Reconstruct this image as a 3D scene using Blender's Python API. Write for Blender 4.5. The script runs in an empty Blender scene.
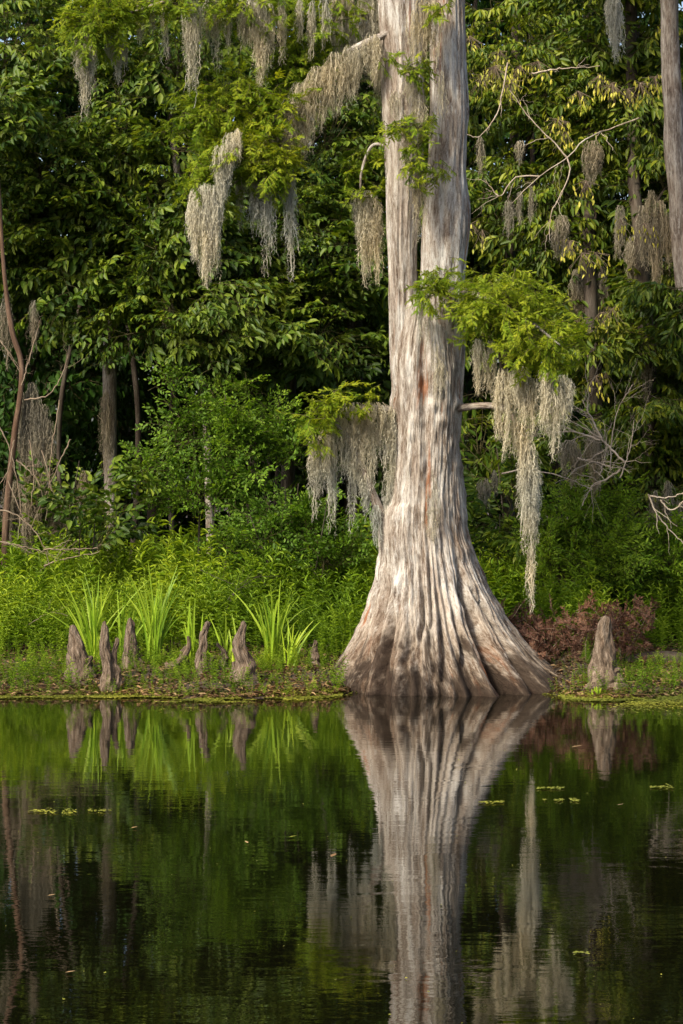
import bpy, math
import numpy as np
from mathutils import Vector

rng = np.random.default_rng(11)
sc = bpy.context.scene
col = sc.collection
F_PX, CAM_Z, HOR = 2600.0, 1.9, 491.0      # focal length in pixels, eye height, horizon row
R_ = math.radians


def P(px, py, d):
    return np.array([(px - 341.5) * d / F_PX, d, CAM_Z - (py - HOR) * d / F_PX])


# ------------------------------------------------------------------ noise
def _h(ix, iy, s):
    n = (ix.astype(np.int64) * 374761393 + iy.astype(np.int64) * 668265263 + s * 1274126177) & 0xFFFFFFFF
    n = ((n ^ (n >> 13)) * 1103515245) & 0xFFFFFFFF
    n = n ^ (n >> 16)
    return (n & 0xFFFFFF) / float(0xFFFFFF)


def vn(u, v, s=0, pu=0):
    u = np.asarray(u, float); v = np.asarray(v, float) + 0 * u
    iu = np.floor(u); iv = np.floor(v); fu = u - iu; fv = v - iv
    fu = fu * fu * (3 - 2 * fu); fv = fv * fv * (3 - 2 * fv)
    i0, i1 = iu, iu + 1
    if pu: i0, i1 = np.mod(i0, pu), np.mod(i1, pu)
    a, b, c, d = _h(i0, iv, s), _h(i1, iv, s), _h(i0, iv + 1, s), _h(i1, iv + 1, s)
    return (a * (1 - fu) + b * fu) * (1 - fv) + (c * (1 - fu) + d * fu) * fv


def sstep(a, b, x):
    t = np.clip((np.asarray(x, float) - a) / (b - a), 0, 1)
    return t * t * (3 - 2 * t)


# ------------------------------------------------------------------ ground
def shore(x):
    x = np.asarray(x, float)
    return 23.9 + 1.15 * np.exp(-((x - 1.02) / 1.0) ** 6) + 0.55 * (vn(x * 0.8 + 50, 0 * x, 3) - 0.5) + 0.22 * (vn(x * 3 + 50, 0 * x, 4) - 0.5)


def gz(x, y):
    x = np.asarray(x, float); y = np.asarray(y, float)
    t = y - shore(x)
    up = 0.24 * (1 - np.exp(-np.clip(t, 0, None) / 1.3)) + 0.015 * np.clip(t, 0, 16)
    n = (vn(x * 1.7, y * 1.7, 5) - 0.5) * 0.10 + (vn(x * 6, y * 6, 6) - 0.5) * 0.05 + (vn(x * 17, y * 17, 16) - 0.5) * 0.025
    up = up + n * sstep(0, 0.8, t)
    dn = np.maximum(-0.4 * np.clip(-t, 0, None), -1.6)
    return np.where(t > 0, up, dn)


def ground_d(px, py):
    """distance at which the line of sight through a pixel meets the ground"""
    d = np.linspace(23.6, 45, 2200)
    p = CAM_Z - (py - HOR) * d / F_PX
    g = np.maximum(gz((px - 341.5) * d / F_PX, d), 0)
    k = np.argmax(p <= g)
    return float(d[k]) if (p <= g).any() else 30.0


# ------------------------------------------------------------------ mesh builder
class MB:
    def __init__(s):
        s.V = []; s.t = []; s.bc = []; s.F3 = []; s.F4 = []; s.m3 = []; s.m4 = []; s.n = 0

    def add(s, V, F, t=0.5, mi=0, bc=None):
        V = np.asarray(V, float).reshape(-1, 3); F = np.asarray(F, np.int64)
        s.V.append(V); s.t.append(np.broadcast_to(np.asarray(t, float), (len(V),)).copy())
        s.bc.append(np.zeros((len(V), 3)) if bc is None else bc)
        if len(F):
            if F.shape[1] == 3: s.F3.append(F + s.n); s.m3.append(np.full(len(F), mi))
            else: s.F4.append(F + s.n); s.m4.append(np.full(len(F), mi))
        s.n += len(V)

    def build(s, name, mats, parent=None, smooth=True, origin=None):
        V = np.concatenate(s.V)
        if origin is not None: V = V - np.asarray(origin)
        f4 = np.concatenate(s.F4) if s.F4 else np.zeros((0, 4), np.int64)
        f3 = np.concatenate(s.F3) if s.F3 else np.zeros((0, 3), np.int64)
        me = bpy.data.meshes.new(name)
        me.vertices.add(len(V)); me.vertices.foreach_set('co', V.astype(np.float32).ravel())
        loops = np.concatenate([f4.ravel(), f3.ravel()]).astype(np.int32)
        tot = np.concatenate([np.full(len(f4), 4), np.full(len(f3), 3)]).astype(np.int32)
        st = np.concatenate([[0], np.cumsum(tot)[:-1]]).astype(np.int32)
        me.loops.add(len(loops)); me.loops.foreach_set('vertex_index', loops)
        me.polygons.add(len(tot)); me.polygons.foreach_set('loop_start', st); me.polygons.foreach_set('loop_total', tot)
        mi = np.concatenate([x for x in s.m4 + s.m3]) if (s.m4 or s.m3) else np.zeros(0)
        mi = np.concatenate(([np.concatenate(s.m4)] if s.m4 else []) + ([np.concatenate(s.m3)] if s.m3 else []))
        me.polygons.foreach_set('material_index', mi.astype(np.int32))
        me.polygons.foreach_set('use_smooth', np.full(len(tot), smooth))
        a = me.attributes.new('tint', 'FLOAT', 'POINT'); a.data.foreach_set('value', np.concatenate(s.t).astype(np.float32))
        bc = np.concatenate(s.bc)
        if np.abs(bc).max() > 0:
            a = me.attributes.new('bark', 'FLOAT_VECTOR', 'POINT'); a.data.foreach_set('vector', bc.astype(np.float32).ravel())
        me.update(); me.validate()
        for m in (mats if isinstance(mats, (list, tuple)) else [mats]): me.materials.append(m)
        o = bpy.data.objects.new(name, me); col.objects.link(o)
        if parent is not None: o.parent = parent
        if origin is not None: o.location = origin
        return o


def tag(o, label=None, cat=None, group=None, kind=None):
    if label: o['label'] = label
    if cat: o['category'] = cat
    if group: o['group'] = group
    if kind: o['kind'] = kind
    return o


def empty(name, loc, label, cat, group=None):
    o = bpy.data.objects.new(name, None); col.objects.link(o)
    o.empty_display_size = 0.3
    tag(o, label, cat, group)
    o.location = loc
    return o


def child(mb, name, mats, root, smooth=True, sub=False):
    """part of a thing whose mesh is given in world space"""
    o = mb.build(name, mats, root, smooth)
    o.matrix_parent_inverse.identity()
    o.location = (0, 0, 0) if sub else -Vector(root.location)      # a part's mesh already lies in world space
    return o


def spline(pts, n):
    """smooth curve through the points"""
    pts = np.asarray(pts, float)
    if len(pts) == 2: return pts[0] + (pts[1] - pts[0]) * np.linspace(0, 1, n)[:, None]
    q = np.vstack([2 * pts[0] - pts[1], pts, 2 * pts[-1] - pts[-2]])
    u = np.linspace(0, len(pts) - 1 - 1e-6, n); k = u.astype(int); f = (u - k)[:, None]
    a, b, c, d = q[k], q[k + 1], q[k + 2], q[k + 3]
    return 0.5 * (2 * b + (c - a) * f + (2 * a - 5 * b + 4 * c - d) * f ** 2 + (3 * b - a - 3 * c + d) * f ** 3)


def tube(M, pts, rad, sides=6, mi=0, t=0.5, rough=0.0, cap=True, seed=0):
    pts = np.asarray(pts, float); n = len(pts)
    rad = np.broadcast_to(np.asarray(rad, float), (n,))
    T = np.gradient(pts, axis=0); T /= np.linalg.norm(T, axis=1)[:, None] + 1e-9
    ref = np.array([0.0, 1.0, 0.0]) if abs(T[:, 1]).mean() < 0.8 else np.array([1.0, 0, 0])
    A = np.cross(T, ref); A /= np.linalg.norm(A, axis=1)[:, None] + 1e-9
    B = np.cross(T, A)
    th = np.linspace(0, 2 * np.pi, sides, endpoint=False)
    s = np.concatenate([[0], np.cumsum(np.linalg.norm(np.diff(pts, axis=0), axis=1))])
    r = rad[:, None] * np.ones(sides)[None]
    if rough:
        r = r * (1 + rough * 2 * (vn(th[None] * 5 / (2 * np.pi) + 0 * r, s[:, None] * 2.2 + 0 * r, seed, 5) - 0.5)
                 + rough * (vn(th[None] * 11 / (2 * np.pi) + 0 * r, s[:, None] * 5 + 0 * r, seed + 1, 11) - 0.5))
    V = pts[:, None] + r[..., None] * (np.cos(th)[None, :, None] * A[:, None] + np.sin(th)[None, :, None] * B[:, None])
    rm = rad.mean()
    bc = np.stack([np.cos(th)[None] * rm + 0 * r, np.sin(th)[None] * rm + 0 * r, s[:, None] + 0 * r], -1)
    i = np.arange(n - 1)[:, None] * sides; j = np.arange(sides)[None]; j2 = (j + 1) % sides
    F = np.stack([i + j, i + j2, i + sides + j2, i + sides + j], -1).reshape(-1, 4)
    M.add(V.reshape(-1, 3), F, t, mi, bc.reshape(-1, 3))


def twigtube(M, a, b, sag, r0, r1, mi, t=0.5, seg=4, sides=3):
    u = np.linspace(0, 1, seg)[:, None]
    p = a + (b - a) * u; p[:, 2] -= sag * 4 * (u * (1 - u))[:, 0]
    tube(M, p, np.linspace(r0, r1, seg), sides, mi, t)


# ------------------------------------------------------------------ templates for leaves and sprays
class T_:                       # template: vertices, quads, tris, tints
    pass


def leaf_arr(L, W, fold=0.25, droop=0.25):
    """one leaf along +x: two folded halves, bent tip"""
    V = np.array([[0, 0, 0], [0.35 * L, W / 2, fold * W / 2], [0.72 * L, W * 0.36, fold * W * .36 - droop * L * .3], [L, 0, -droop * L],
                  [0.72 * L, -W * 0.36, fold * W * .36 - droop * L * .3], [0.35 * L, -W / 2, fold * W / 2]])
    return V, np.array([[0, 1, 2, 3], [0, 3, 4, 5]])


def rot(yaw, pitch, roll):
    """arrays -> rotation matrices; x axis is forward, pitch raises it"""
    yaw, pitch, roll = np.broadcast_arrays(*[np.asarray(a, float) for a in (yaw, pitch, roll)])
    cy, sy, cp, sp, cr, sr = np.cos(yaw), np.sin(yaw), np.cos(pitch), np.sin(pitch), np.cos(roll), np.sin(roll)
    z = np.zeros_like(cy); o = np.ones_like(cy)
    Rz = np.stack([np.stack([cy, -sy, z], -1), np.stack([sy, cy, z], -1), np.stack([z, z, o], -1)], -2)
    Ry = np.stack([np.stack([cp, z, -sp], -1), np.stack([z, o, z], -1), np.stack([sp, z, cp], -1)], -2)
    Rx = np.stack([np.stack([o, z, z], -1), np.stack([z, cr, -sr], -1), np.stack([z, sr, cr], -1)], -2)
    return Rz @ Ry @ Rx


def stamp_arr(V, F, t, R, P0, S, dt):
    k, n = len(R), len(V)
    W = np.einsum('kij,nj->kni', R, V) * np.asarray(S).reshape(-1, 1, 1) + np.asarray(P0)[:, None]
    FF = (F[None] + (np.arange(k) * n)[:, None, None]).reshape(-1, F.shape[1])
    tt = (np.asarray(t)[None] + np.asarray(dt).reshape(-1, 1) + np.zeros((k, n))).ravel()
    return W.reshape(-1, 3), FF, tt


def stamp(M, tm, R, P0, S, dt, mi_map=(0, 1)):
    for (V, F, t, mi) in tm:
        M.add(*(lambda a: (a[0], a[1], a[2]))(stamp_arr(V, F, t, R, P0, S, dt)), mi_map[mi])


def merge(parts):
    """list of (V,F,t,mi) -> one entry per (material, face size)"""
    out = {}
    for V, F, t, mi in parts:
        out.setdefault((mi, F.shape[1]), []).append((V, F, t))
    res = []
    for (mi, _), L in out.items():
        n = 0; Vs, Fs, ts = [], [], []
        for V, F, t in L:
            Vs.append(V); Fs.append(F + n); ts.append(np.broadcast_to(t, (len(V),))); n += len(V)
        res.append((np.concatenate(Vs), np.concatenate(Fs), np.concatenate(ts), mi))
    return res


def mb_parts(m):
    res = []
    V = np.concatenate(m.V)
    if m.F4: res.append((V, np.concatenate(m.F4), np.concatenate(m.t), int(m.m4[0][0])))
    return res


def bough(L=0.75, nsub=7, nleaf=7, ll=0.10, lw=0.042, droop=(0.3, 1.0), sub=0.42, tw=0.005):
    """a leafy bough along +x: twig, side twigs in a drooping plate, leaves hanging along them"""
    m = MB(); parts = []
    u = np.linspace(0, 1, 5)
    main = np.stack([u * L, 0.05 * L * np.sin(u * 3 + rng.uniform(0, 6)), -0.22 * L * u ** 2], -1)
    tube(m, main, np.linspace(tw, tw * .4, 5), 3, 1, 0.3)
    lv, lf = leaf_arr(ll, lw)
    pos, yaw, pit = [], [], []

    def leaves(path, n, y0):
        for i in range(n):
            f = 0.25 + 0.75 * (i + 1) / n
            p = np.array([np.interp(f, np.linspace(0, 1, len(path)), path[:, k]) for k in range(3)])
            s = 1 if i % 2 else -1
            if i == n - 1: s = 0
            pos.append(p); yaw.append(y0 + s * rng.uniform(0.6, 1.25)); pit.append(-rng.uniform(*droop))
    for i in range(nsub):
        f = 0.18 + 0.75 * i / max(nsub - 1, 1)
        p0 = np.array([np.interp(f, u, main[:, k]) for k in range(3)])
        s = 1 if i % 2 else -1
        y = s * rng.uniform(0.5, 1.0); ln = sub * L * rng.uniform(0.7, 1.2) * (1.15 - 0.5 * f) * 1.3
        w = np.linspace(0, 1, 4)
        pp = p0 + np.stack([w * ln * math.cos(y), w * ln * math.sin(y), rng.uniform(-.1, .25) * ln * w - 0.35 * ln * w ** 2], -1)
        tube(m, pp, np.linspace(tw * .6, tw * .3, 4), 3, 1, 0.3)
        leaves(pp, nleaf, y)
    leaves(main, nleaf + 2, 0.0)
    k = len(pos)
    Rm = rot(np.array(yaw), np.array(pit), rng.uniform(-.6, .6, k))
    V, F, t = stamp_arr(lv, lf, np.zeros(6), Rm, np.array(pos), rng.uniform(.55, 1.25, k), rng.beta(2.2, 2.6, k))
    parts = mb_parts(m) + [(V, F, t, 0)]
    return merge(parts)


def cypress_twig(L=0.34, n=15):
    """feathery bald-cypress twig along +x: branchlets with two ranks of needles"""
    nl, nw, bl = 0.019, 0.0036, 0.060
    V, F, t = [], [], []
    k = 0
    m = MB()
    u = np.linspace(0, 1, 5)
    main = np.stack([u * L, 0.03 * np.sin(u * 4 + rng.uniform(0, 6)), -0.16 * L * u ** 2], -1)
    tube(m, main, np.linspace(0.0035, 0.0015, 5), 3, 1, 0.3)
    for i in range(n):
        f = 0.1 + 0.9 * i / (n - 1)
        p0 = np.array([np.interp(f, u, main[:, j]) for j in range(3)])
        s = (1 if i % 2 else -1) * (0 if i == n - 1 else 1)
        b = bl * rng.uniform(0.7, 1.25) * (1.1 - 0.35 * f)
        R = rot(s * rng.uniform(.5, 1.1), rng.uniform(-0.75, 0.3), rng.uniform(-.7, .7))
        tt = rng.uniform(0.3, 0.75)
        q = np.linspace(0.05, 1, 9)
        for sd in (-1, 1):
            ln = nl * (1.15 - 0.6 * q)
            c = np.stack([q * b, 0 * q, -0.18 * b * q ** 2], -1)
            tip = c + np.stack([ln * .62, sd * ln * .8, rng.uniform(-.4, .1, len(q)) * ln], -1)
            a = c + np.array([-nw, 0, 0]); d = c + np.array([nw, 0, 0])
            W = np.stack([a, d, tip], 1).reshape(-1, 3) @ R.T + p0
            V.append(W); F.append(np.arange(len(W)).reshape(-1, 3) + k); t.append(np.full(len(W), tt)); k += len(W)
    return merge(mb_parts(m) + [(np.concatenate(V), np.concatenate(F), np.concatenate(t), 0)])


def herb(h=0.62, n=30, ll=0.085, lw=0.017):
    """upright weed with narrow leaves, growing along +z"""
    m = MB()
    u = np.linspace(0, 1, 5)
    ben = rng.uniform(-.15, .15, 2)
    st = np.stack([ben[0] * h * u ** 2, ben[1] * h * u ** 2, u * h], -1)
    tube(m, st, np.linspace(0.004, 0.002, 5), 3, 0, 0.35)
    lv, lf = leaf_arr(ll, lw, 0.3, 0.35)
    f = np.linspace(0.22, 1, n)
    pos = np.stack([np.interp(f, u, st[:, j]) for j in range(3)], -1)
    yaw = np.arange(n) * 2.4 + rng.uniform(0, 6); pit = rng.uniform(-.1, .7, n) + 0.4 * f
    R = rot(yaw, pit, rng.uniform(-.4, .4, n))
    V, F, t = stamp_arr(lv, lf, np.zeros(6), R, pos, rng.uniform(.7, 1.25, n) * (1.15 - .5 * f), 0.2 + 0.45 * f + rng.uniform(-.1, .1, n))
    return merge(mb_parts(m) + [(V, F, t, 0)])


def pick(tms, k):
    return rng.integers(0, len(tms), k)


def stamp_mix(M, tms, R, P0, S, dt, mi_map=(0, 1)):
    w = pick(tms, len(R))
    for i, tm in enumerate(tms):
        s = w == i
        if s.any(): stamp(M, tm, R[s], P0[s], S[s], dt[s], mi_map)


# ------------------------------------------------------------------ materials
def mat(name):
    m = bpy.data.materials.new(name); m.use_nodes = True
    nt = m.node_tree; nt.nodes.clear()
    return m, nt


def N(nt, typ, **kw):
    n = nt.nodes.new(typ)
    for k, v in kw.items():
        if k.startswith('i_'):
            key = k[2:]
            n.inputs[int(key) if key.isdigit() else key.replace('_', ' ')].default_value = v
        else: setattr(n, k, v)
    return n


def ramp(nt, src, stops, interp='LINEAR'):
    r = nt.nodes.new('ShaderNodeValToRGB'); r.color_ramp.interpolation = interp
    e = r.color_ramp.elements
    while len(e) < len(stops): e.new(0.5)
    for x, (p, c) in zip(e, stops):
        x.position = p; x.color = (*c, 1)
    nt.links.new(src, r.inputs[0]); return r.outputs[0]


def noise(nt, vec, scale, detail=4, rough=0.55, dist=0.0):
    n = N(nt, 'ShaderNodeTexNoise'); n.inputs['Scale'].default_value = scale; n.inputs['Detail'].default_value = detail
    n.inputs['Roughness'].default_value = rough; n.inputs['Distortion'].default_value = dist
    if vec is not None: nt.links.new(vec, n.inputs['Vector'])
    return n.outputs['Fac']


def mapping(nt, vec, scale=(1, 1, 1), loc=(0, 0, 0)):
    m = N(nt, 'ShaderNodeMapping'); m.inputs['Scale'].default_value = scale; m.inputs['Location'].default_value = loc
    nt.links.new(vec, m.inputs['Vector']); return m.outputs[0]


def mix(nt, f, a, b, blend='MIX'):
    n = N(nt, 'ShaderNodeMix', data_type='RGBA', blend_type=blend)
    for s, v in ((0, f), (6, a), (7, b)):
        if isinstance(v, (int, float)): n.inputs[s].default_value = v
        elif isinstance(v, tuple): n.inputs[s].default_value = (*v, 1)
        else: nt.links.new(v, n.inputs[s])
    return n.outputs[2]


def math_(nt, op, a, b=0.0):
    n = N(nt, 'ShaderNodeMath', operation=op)
    for i, v in enumerate((a, b)):
        if isinstance(v, (int, float)): n.inputs[i].default_value = v
        else: nt.links.new(v, n.inputs[i])
    return n.outputs[0]


def attr(nt, name, vec=False):
    a = N(nt, 'ShaderNodeAttribute', attribute_name=name)
    return a.outputs['Vector' if vec else 'Fac']


def finish(nt, shader):
    o = N(nt, 'ShaderNodeOutputMaterial'); nt.links.new(shader, o.inputs['Surface'])


def leaf_mat(name, stops, rough=0.5, transl=0.35, spec=0.35, tcol=(1.25, 1.2, 0.55)):
    m, nt = mat(name)
    c = ramp(nt, attr(nt, 'tint'), stops)
    geo = N(nt, 'ShaderNodeNewGeometry')
    pat = noise(nt, geo.outputs['Position'], 0.9, 2)          # growth varies from patch to patch
    c = mix(nt, 1.0, c, ramp(nt, pat, [(0.3, (0.80, 0.86, 0.9)), (0.7, (1.22, 1.12, 0.9))]), 'MULTIPLY')
    p = N(nt, 'ShaderNodeBsdfPrincipled'); nt.links.new(c, p.inputs['Base Color'])
    p.inputs['Roughness'].default_value = rough; p.inputs['Specular IOR Level'].default_value = spec
    t = N(nt, 'ShaderNodeBsdfTranslucent'); nt.links.new(mix(nt, 1.0, c, tcol, 'MULTIPLY'), t.inputs['Color'])
    s = N(nt, 'ShaderNodeMixShader'); s.inputs[0].default_value = transl
    nt.links.new(p.outputs[0], s.inputs[1]); nt.links.new(t.outputs[0], s.inputs[2])
    finish(nt, s.outputs[0]); return m


def bark_mat(name, stops, streak=(14, 14, 1.3), bump=0.35, rough=0.9, moss=None, rust=None, wet=False, lichen=None, fine=(60, 60, 6)):
    m, nt = mat(name)
    b = attr(nt, 'bark', True)
    n1 = noise(nt, mapping(nt, b, streak), 1.0, 6, 0.62, 0.4)
    n2 = noise(nt, mapping(nt, b, fine), 1.0, 5, 0.72)
    n0 = noise(nt, mapping(nt, b, (fine[0] * 1.5, fine[1] * 1.5, fine[2] * 4), (1, 8, 3)), 1.0, 3, 0.8)      # cracks and peeling flakes
    f = math_(nt, 'ADD', math_(nt, 'ADD', math_(nt, 'MULTIPLY', n1, 0.42), math_(nt, 'MULTIPLY', n2, 0.38)), math_(nt, 'MULTIPLY', n0, 0.20))
    c = ramp(nt, f, stops)
    geo = N(nt, 'ShaderNodeNewGeometry')
    pt = noise(nt, mapping(nt, b, (5, 5, 1.6), (9, 2, 4)), 1.0, 5, 0.6, 0.5)
    c = mix(nt, 1.0, c, ramp(nt, pt, [(0.38, (0.78, 0.70, 0.64)), (0.5, (1.0, 0.97, 0.93)), (0.62, (1.12, 1.14, 1.16))]), 'MULTIPLY')
    if rust:
        n3 = noise(nt, mapping(nt, b, (9, 9, 0.9), (3, 1, 7)), 1.0, 4, 0.6, 0.6)
        c = mix(nt, ramp(nt, n3, [(0.62, (0, 0, 0)), (0.70, (0.9, 0.9, 0.9))]), c, rust)
    if lichen:
        n4 = noise(nt, mapping(nt, b, (26, 26, 9), (2, 5, 1)), 1.0, 6, 0.72)
        c = mix(nt, ramp(nt, n4, [(0.55, (0, 0, 0)), (0.68, (0.7, 0.7, 0.7))]), c, lichen)
    if moss:
        n5 = noise(nt, geo.outputs['Position'], 3.2, 6, 0.7)
        c = mix(nt, ramp(nt, n5, [(0.50, (0, 0, 0)), (0.66, (0.8, 0.8, 0.8))]), c, moss)
    if wet:                                                     # water-stained foot of the trunk
        sx = N(nt, 'ShaderNodeSeparateXYZ'); nt.links.new(geo.outputs['Position'], sx.inputs[0])
        z = math_(nt, 'ADD', sx.outputs[2], math_(nt, 'MULTIPLY', math_(nt, 'SUBTRACT', n1, 0.5), -2.4))
        c = mix(nt, ramp(nt, math_(nt, 'MULTIPLY', z, 1.0), [(0.0, (1, 1, 1)), (0.20, (0.92, 0.92, 0.92)), (0.50, (0, 0, 0))]), c,
                mix(nt, 1.0, c, (0.11, 0.09, 0.078), 'MULTIPLY'))
        z2 = math_(nt, 'ADD', sx.outputs[2], math_(nt, 'MULTIPLY', math_(nt, 'SUBTRACT', n1, 0.5), -1.4))
        c = mix(nt, ramp(nt, z2, [(0.25, (1, 1, 1)), (1.0, (0, 0, 0))]), c, mix(nt, 1.0, c, (0.74, 0.66, 0.58), 'MULTIPLY'))
    p = N(nt, 'ShaderNodeBsdfPrincipled'); nt.links.new(c, p.inputs['Base Color'])
    p.inputs['Roughness'].default_value = rough; p.inputs['Specular IOR Level'].default_value = 0.2
    bp = N(nt, 'ShaderNodeBump'); bp.inputs['Strength'].default_value = bump; bp.inputs['Distance'].default_value = 0.03
    nt.links.new(f, bp.inputs['Height']); nt.links.new(bp.outputs[0], p.inputs['Normal'])
    finish(nt, p.outputs[0]); return m


M_cyp = bark_mat('cypress_bark', [(0.345, (0.035, 0.023, 0.016)), (0.425, (0.125, 0.092, 0.067)), (0.49, (0.275, 0.245, 0.213)), (0.575, (0.48, 0.455, 0.415))],
                 streak=(15, 15, 2.6), fine=(95, 95, 12), rust=(0.24, 0.10, 0.045), wet=True, lichen=(0.52, 0.50, 0.46), bump=1.0)
M_knee = bark_mat('knee_bark', [(0.38, (0.028, 0.018, 0.012)), (0.49, (0.115, 0.083, 0.058)), (0.60, (0.26, 0.205, 0.155))], streak=(24, 24, 7), fine=(80, 80, 26), bump=1.0)
M_bg = bark_mat('dim_bark', [(0.32, (0.020, 0.015, 0.011)), (0.5, (0.052, 0.041, 0.031)), (0.66, (0.11, 0.09, 0.07))], moss=(0.075, 0.072, 0.048), streak=(24, 24, 3))
M_pale = bark_mat('pale_bark', [(0.38, (0.06, 0.045, 0.035)), (0.47, (0.17, 0.14, 0.115)), (0.58, (0.36, 0.33, 0.285))], streak=(22, 22, 5.0), bump=0.9, lichen=(0.44, 0.41, 0.36))
M_red = bark_mat('reddish_bark', [(0.32, (0.035, 0.021, 0.014)), (0.5, (0.09, 0.055, 0.036)), (0.66, (0.17, 0.115, 0.08))], streak=(24, 24, 3))
M_twig = bark_mat('bare_twig', [(0.32, (0.11, 0.08, 0.055)), (0.5, (0.21, 0.165, 0.12)), (0.66, (0.32, 0.27, 0.21))], streak=(40, 40, 6))
M_dry = bark_mat('bleached_wood', [(0.32, (0.20, 0.16, 0.12)), (0.5, (0.40, 0.34, 0.27)), (0.66, (0.55, 0.49, 0.41))], streak=(40, 40, 6))
M_gtwig = bark_mat('leafy_twig', [(0.32, (0.03, 0.03, 0.012)), (0.5, (0.06, 0.055, 0.022)), (0.66, (0.10, 0.085, 0.04))], streak=(40, 40, 6))

L_dark = leaf_mat('leaf_dark', [(0.1, (0.022, 0.052, 0.006)), (0.5, (0.066, 0.120, 0.011)), (0.9, (0.16, 0.215, 0.02))], 0.5, 0.34, 0.25)
L_olive = leaf_mat('leaf_olive', [(0.1, (0.030, 0.060, 0.006)), (0.5, (0.078, 0.130, 0.009)), (0.9, (0.20, 0.235, 0.018))], 0.5, 0.34, 0.25)
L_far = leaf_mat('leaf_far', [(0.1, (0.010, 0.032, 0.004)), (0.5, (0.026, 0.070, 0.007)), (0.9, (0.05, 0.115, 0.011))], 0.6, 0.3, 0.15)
L_shrub = leaf_mat('leaf_shrub', [(0.1, (0.05, 0.105, 0.008)), (0.5, (0.10, 0.195, 0.014)), (0.9, (0.19, 0.30, 0.025))], 0.55, 0.4, 0.2)
L_herb = leaf_mat('leaf_herb', [(0.1, (0.08, 0.15, 0.010)), (0.5, (0.17, 0.28, 0.018)), (0.9, (0.32, 0.42, 0.04))], 0.6, 0.45, 0.2)
L_blade = leaf_mat('grass_blade', [(0.1, (0.10, 0.18, 0.012)), (0.5, (0.19, 0.33, 0.018)), (0.9, (0.34, 0.46, 0.035))], 0.45, 0.4)
L_cyp = leaf_mat('cypress_needles', [(0.1, (0.07, 0.15, 0.010)), (0.5, (0.175, 0.255, 0.018)), (0.9, (0.32, 0.37, 0.03))], 0.65, 0.45, 0.1)
L_seed = leaf_mat('winged_seed', [(0.1, (0.30, 0.32, 0.04)), (0.9, (0.60, 0.55, 0.09))], 0.5, 0.35, 0.3)
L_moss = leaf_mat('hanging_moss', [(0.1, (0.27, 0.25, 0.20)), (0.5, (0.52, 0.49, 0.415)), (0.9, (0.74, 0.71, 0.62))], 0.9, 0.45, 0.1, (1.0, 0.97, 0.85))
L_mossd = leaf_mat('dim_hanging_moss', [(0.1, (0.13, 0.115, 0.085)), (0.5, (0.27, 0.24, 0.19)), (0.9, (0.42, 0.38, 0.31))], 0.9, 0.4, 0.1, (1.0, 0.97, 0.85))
L_rust = leaf_mat('dead_needles', [(0.1, (0.06, 0.028, 0.02)), (0.5, (0.13, 0.060, 0.040)), (0.9, (0.21, 0.11, 0.07))], 0.8, 0.2, 0.15, (1.1, 0.9, 0.8))
L_litter = leaf_mat('leaf_litter', [(0.1, (0.035, 0.018, 0.008)), (0.5, (0.13, 0.075, 0.035)), (0.9, (0.34, 0.23, 0.12))], 0.75, 0.15, 0.25, (1, .9, .7))
L_weed = leaf_mat('duckweed_green', [(0.1, (0.07, 0.08, 0.012)), (0.5, (0.16, 0.175, 0.022)), (0.9, (0.30, 0.31, 0.05))], 0.5, 0.15, 0.3)


def ground_mat():
    m, nt = mat('forest_soil')
    geo = N(nt, 'ShaderNodeNewGeometry')
    a = noise(nt, geo.outputs['Position'], 2.5, 6, 0.65); b = noise(nt, geo.outputs['Position'], 22, 5, 0.7)
    c = ramp(nt, math_(nt, 'ADD', math_(nt, 'MULTIPLY', a, 0.5), math_(nt, 'MULTIPLY', b, 0.5)),
             [(0.3, (0.012, 0.008, 0.005)), (0.5, (0.042, 0.027, 0.015)), (0.7, (0.10, 0.066, 0.036))])
    p = N(nt, 'ShaderNodeBsdfPrincipled'); nt.links.new(c, p.inputs['Base Color']); p.inputs['Roughness'].default_value = 0.9
    bp = N(nt, 'ShaderNodeBump'); bp.inputs['Strength'].default_value = 0.8; bp.inputs['Distance'].default_value = 0.03
    nt.links.new(b, bp.inputs['Height']); nt.links.new(bp.outputs[0], p.inputs['Normal'])
    finish(nt, p.outputs[0]); return m


def water_mat():
    m, nt = mat('blackwater')
    geo = N(nt, 'ShaderNodeNewGeometry')
    a = noise(nt, mapping(nt, geo.outputs['Position'], (1.6, 3.2, 1)), 1.0, 3, 0.5, 0.3)
    b = noise(nt, mapping(nt, geo.outputs['Position'], (7, 15, 1)), 1.0, 3, 0.5, 0.2)
    p = N(nt, 'ShaderNodeBsdfPrincipled')
    p.inputs['Base Color'].default_value = (0.0025, 0.0025, 0.001, 1)
    p.inputs['Roughness'].default_value = 0.0; p.inputs['IOR'].default_value = 1.29
    h = math_(nt, 'ADD', a, math_(nt, 'MULTIPLY', b, 0.28))
    bp = N(nt, 'ShaderNodeBump'); bp.inputs['Strength'].default_value = 1.0; bp.inputs['Distance'].default_value = 0.0013
    nt.links.new(h, bp.inputs['Height']); nt.links.new(bp.outputs[0], p.inputs['Normal'])
    finish(nt, p.outputs[0]); return m


# ------------------------------------------------------------------ setting: ground and water
def axis(lo, hi, step, far):
    core = np.arange(lo, hi + 1e-6, step)
    out = np.array([2, 6, 15, 40, 100, 250, far])
    return np.concatenate([(lo - out)[::-1], core, hi + out])


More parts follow.
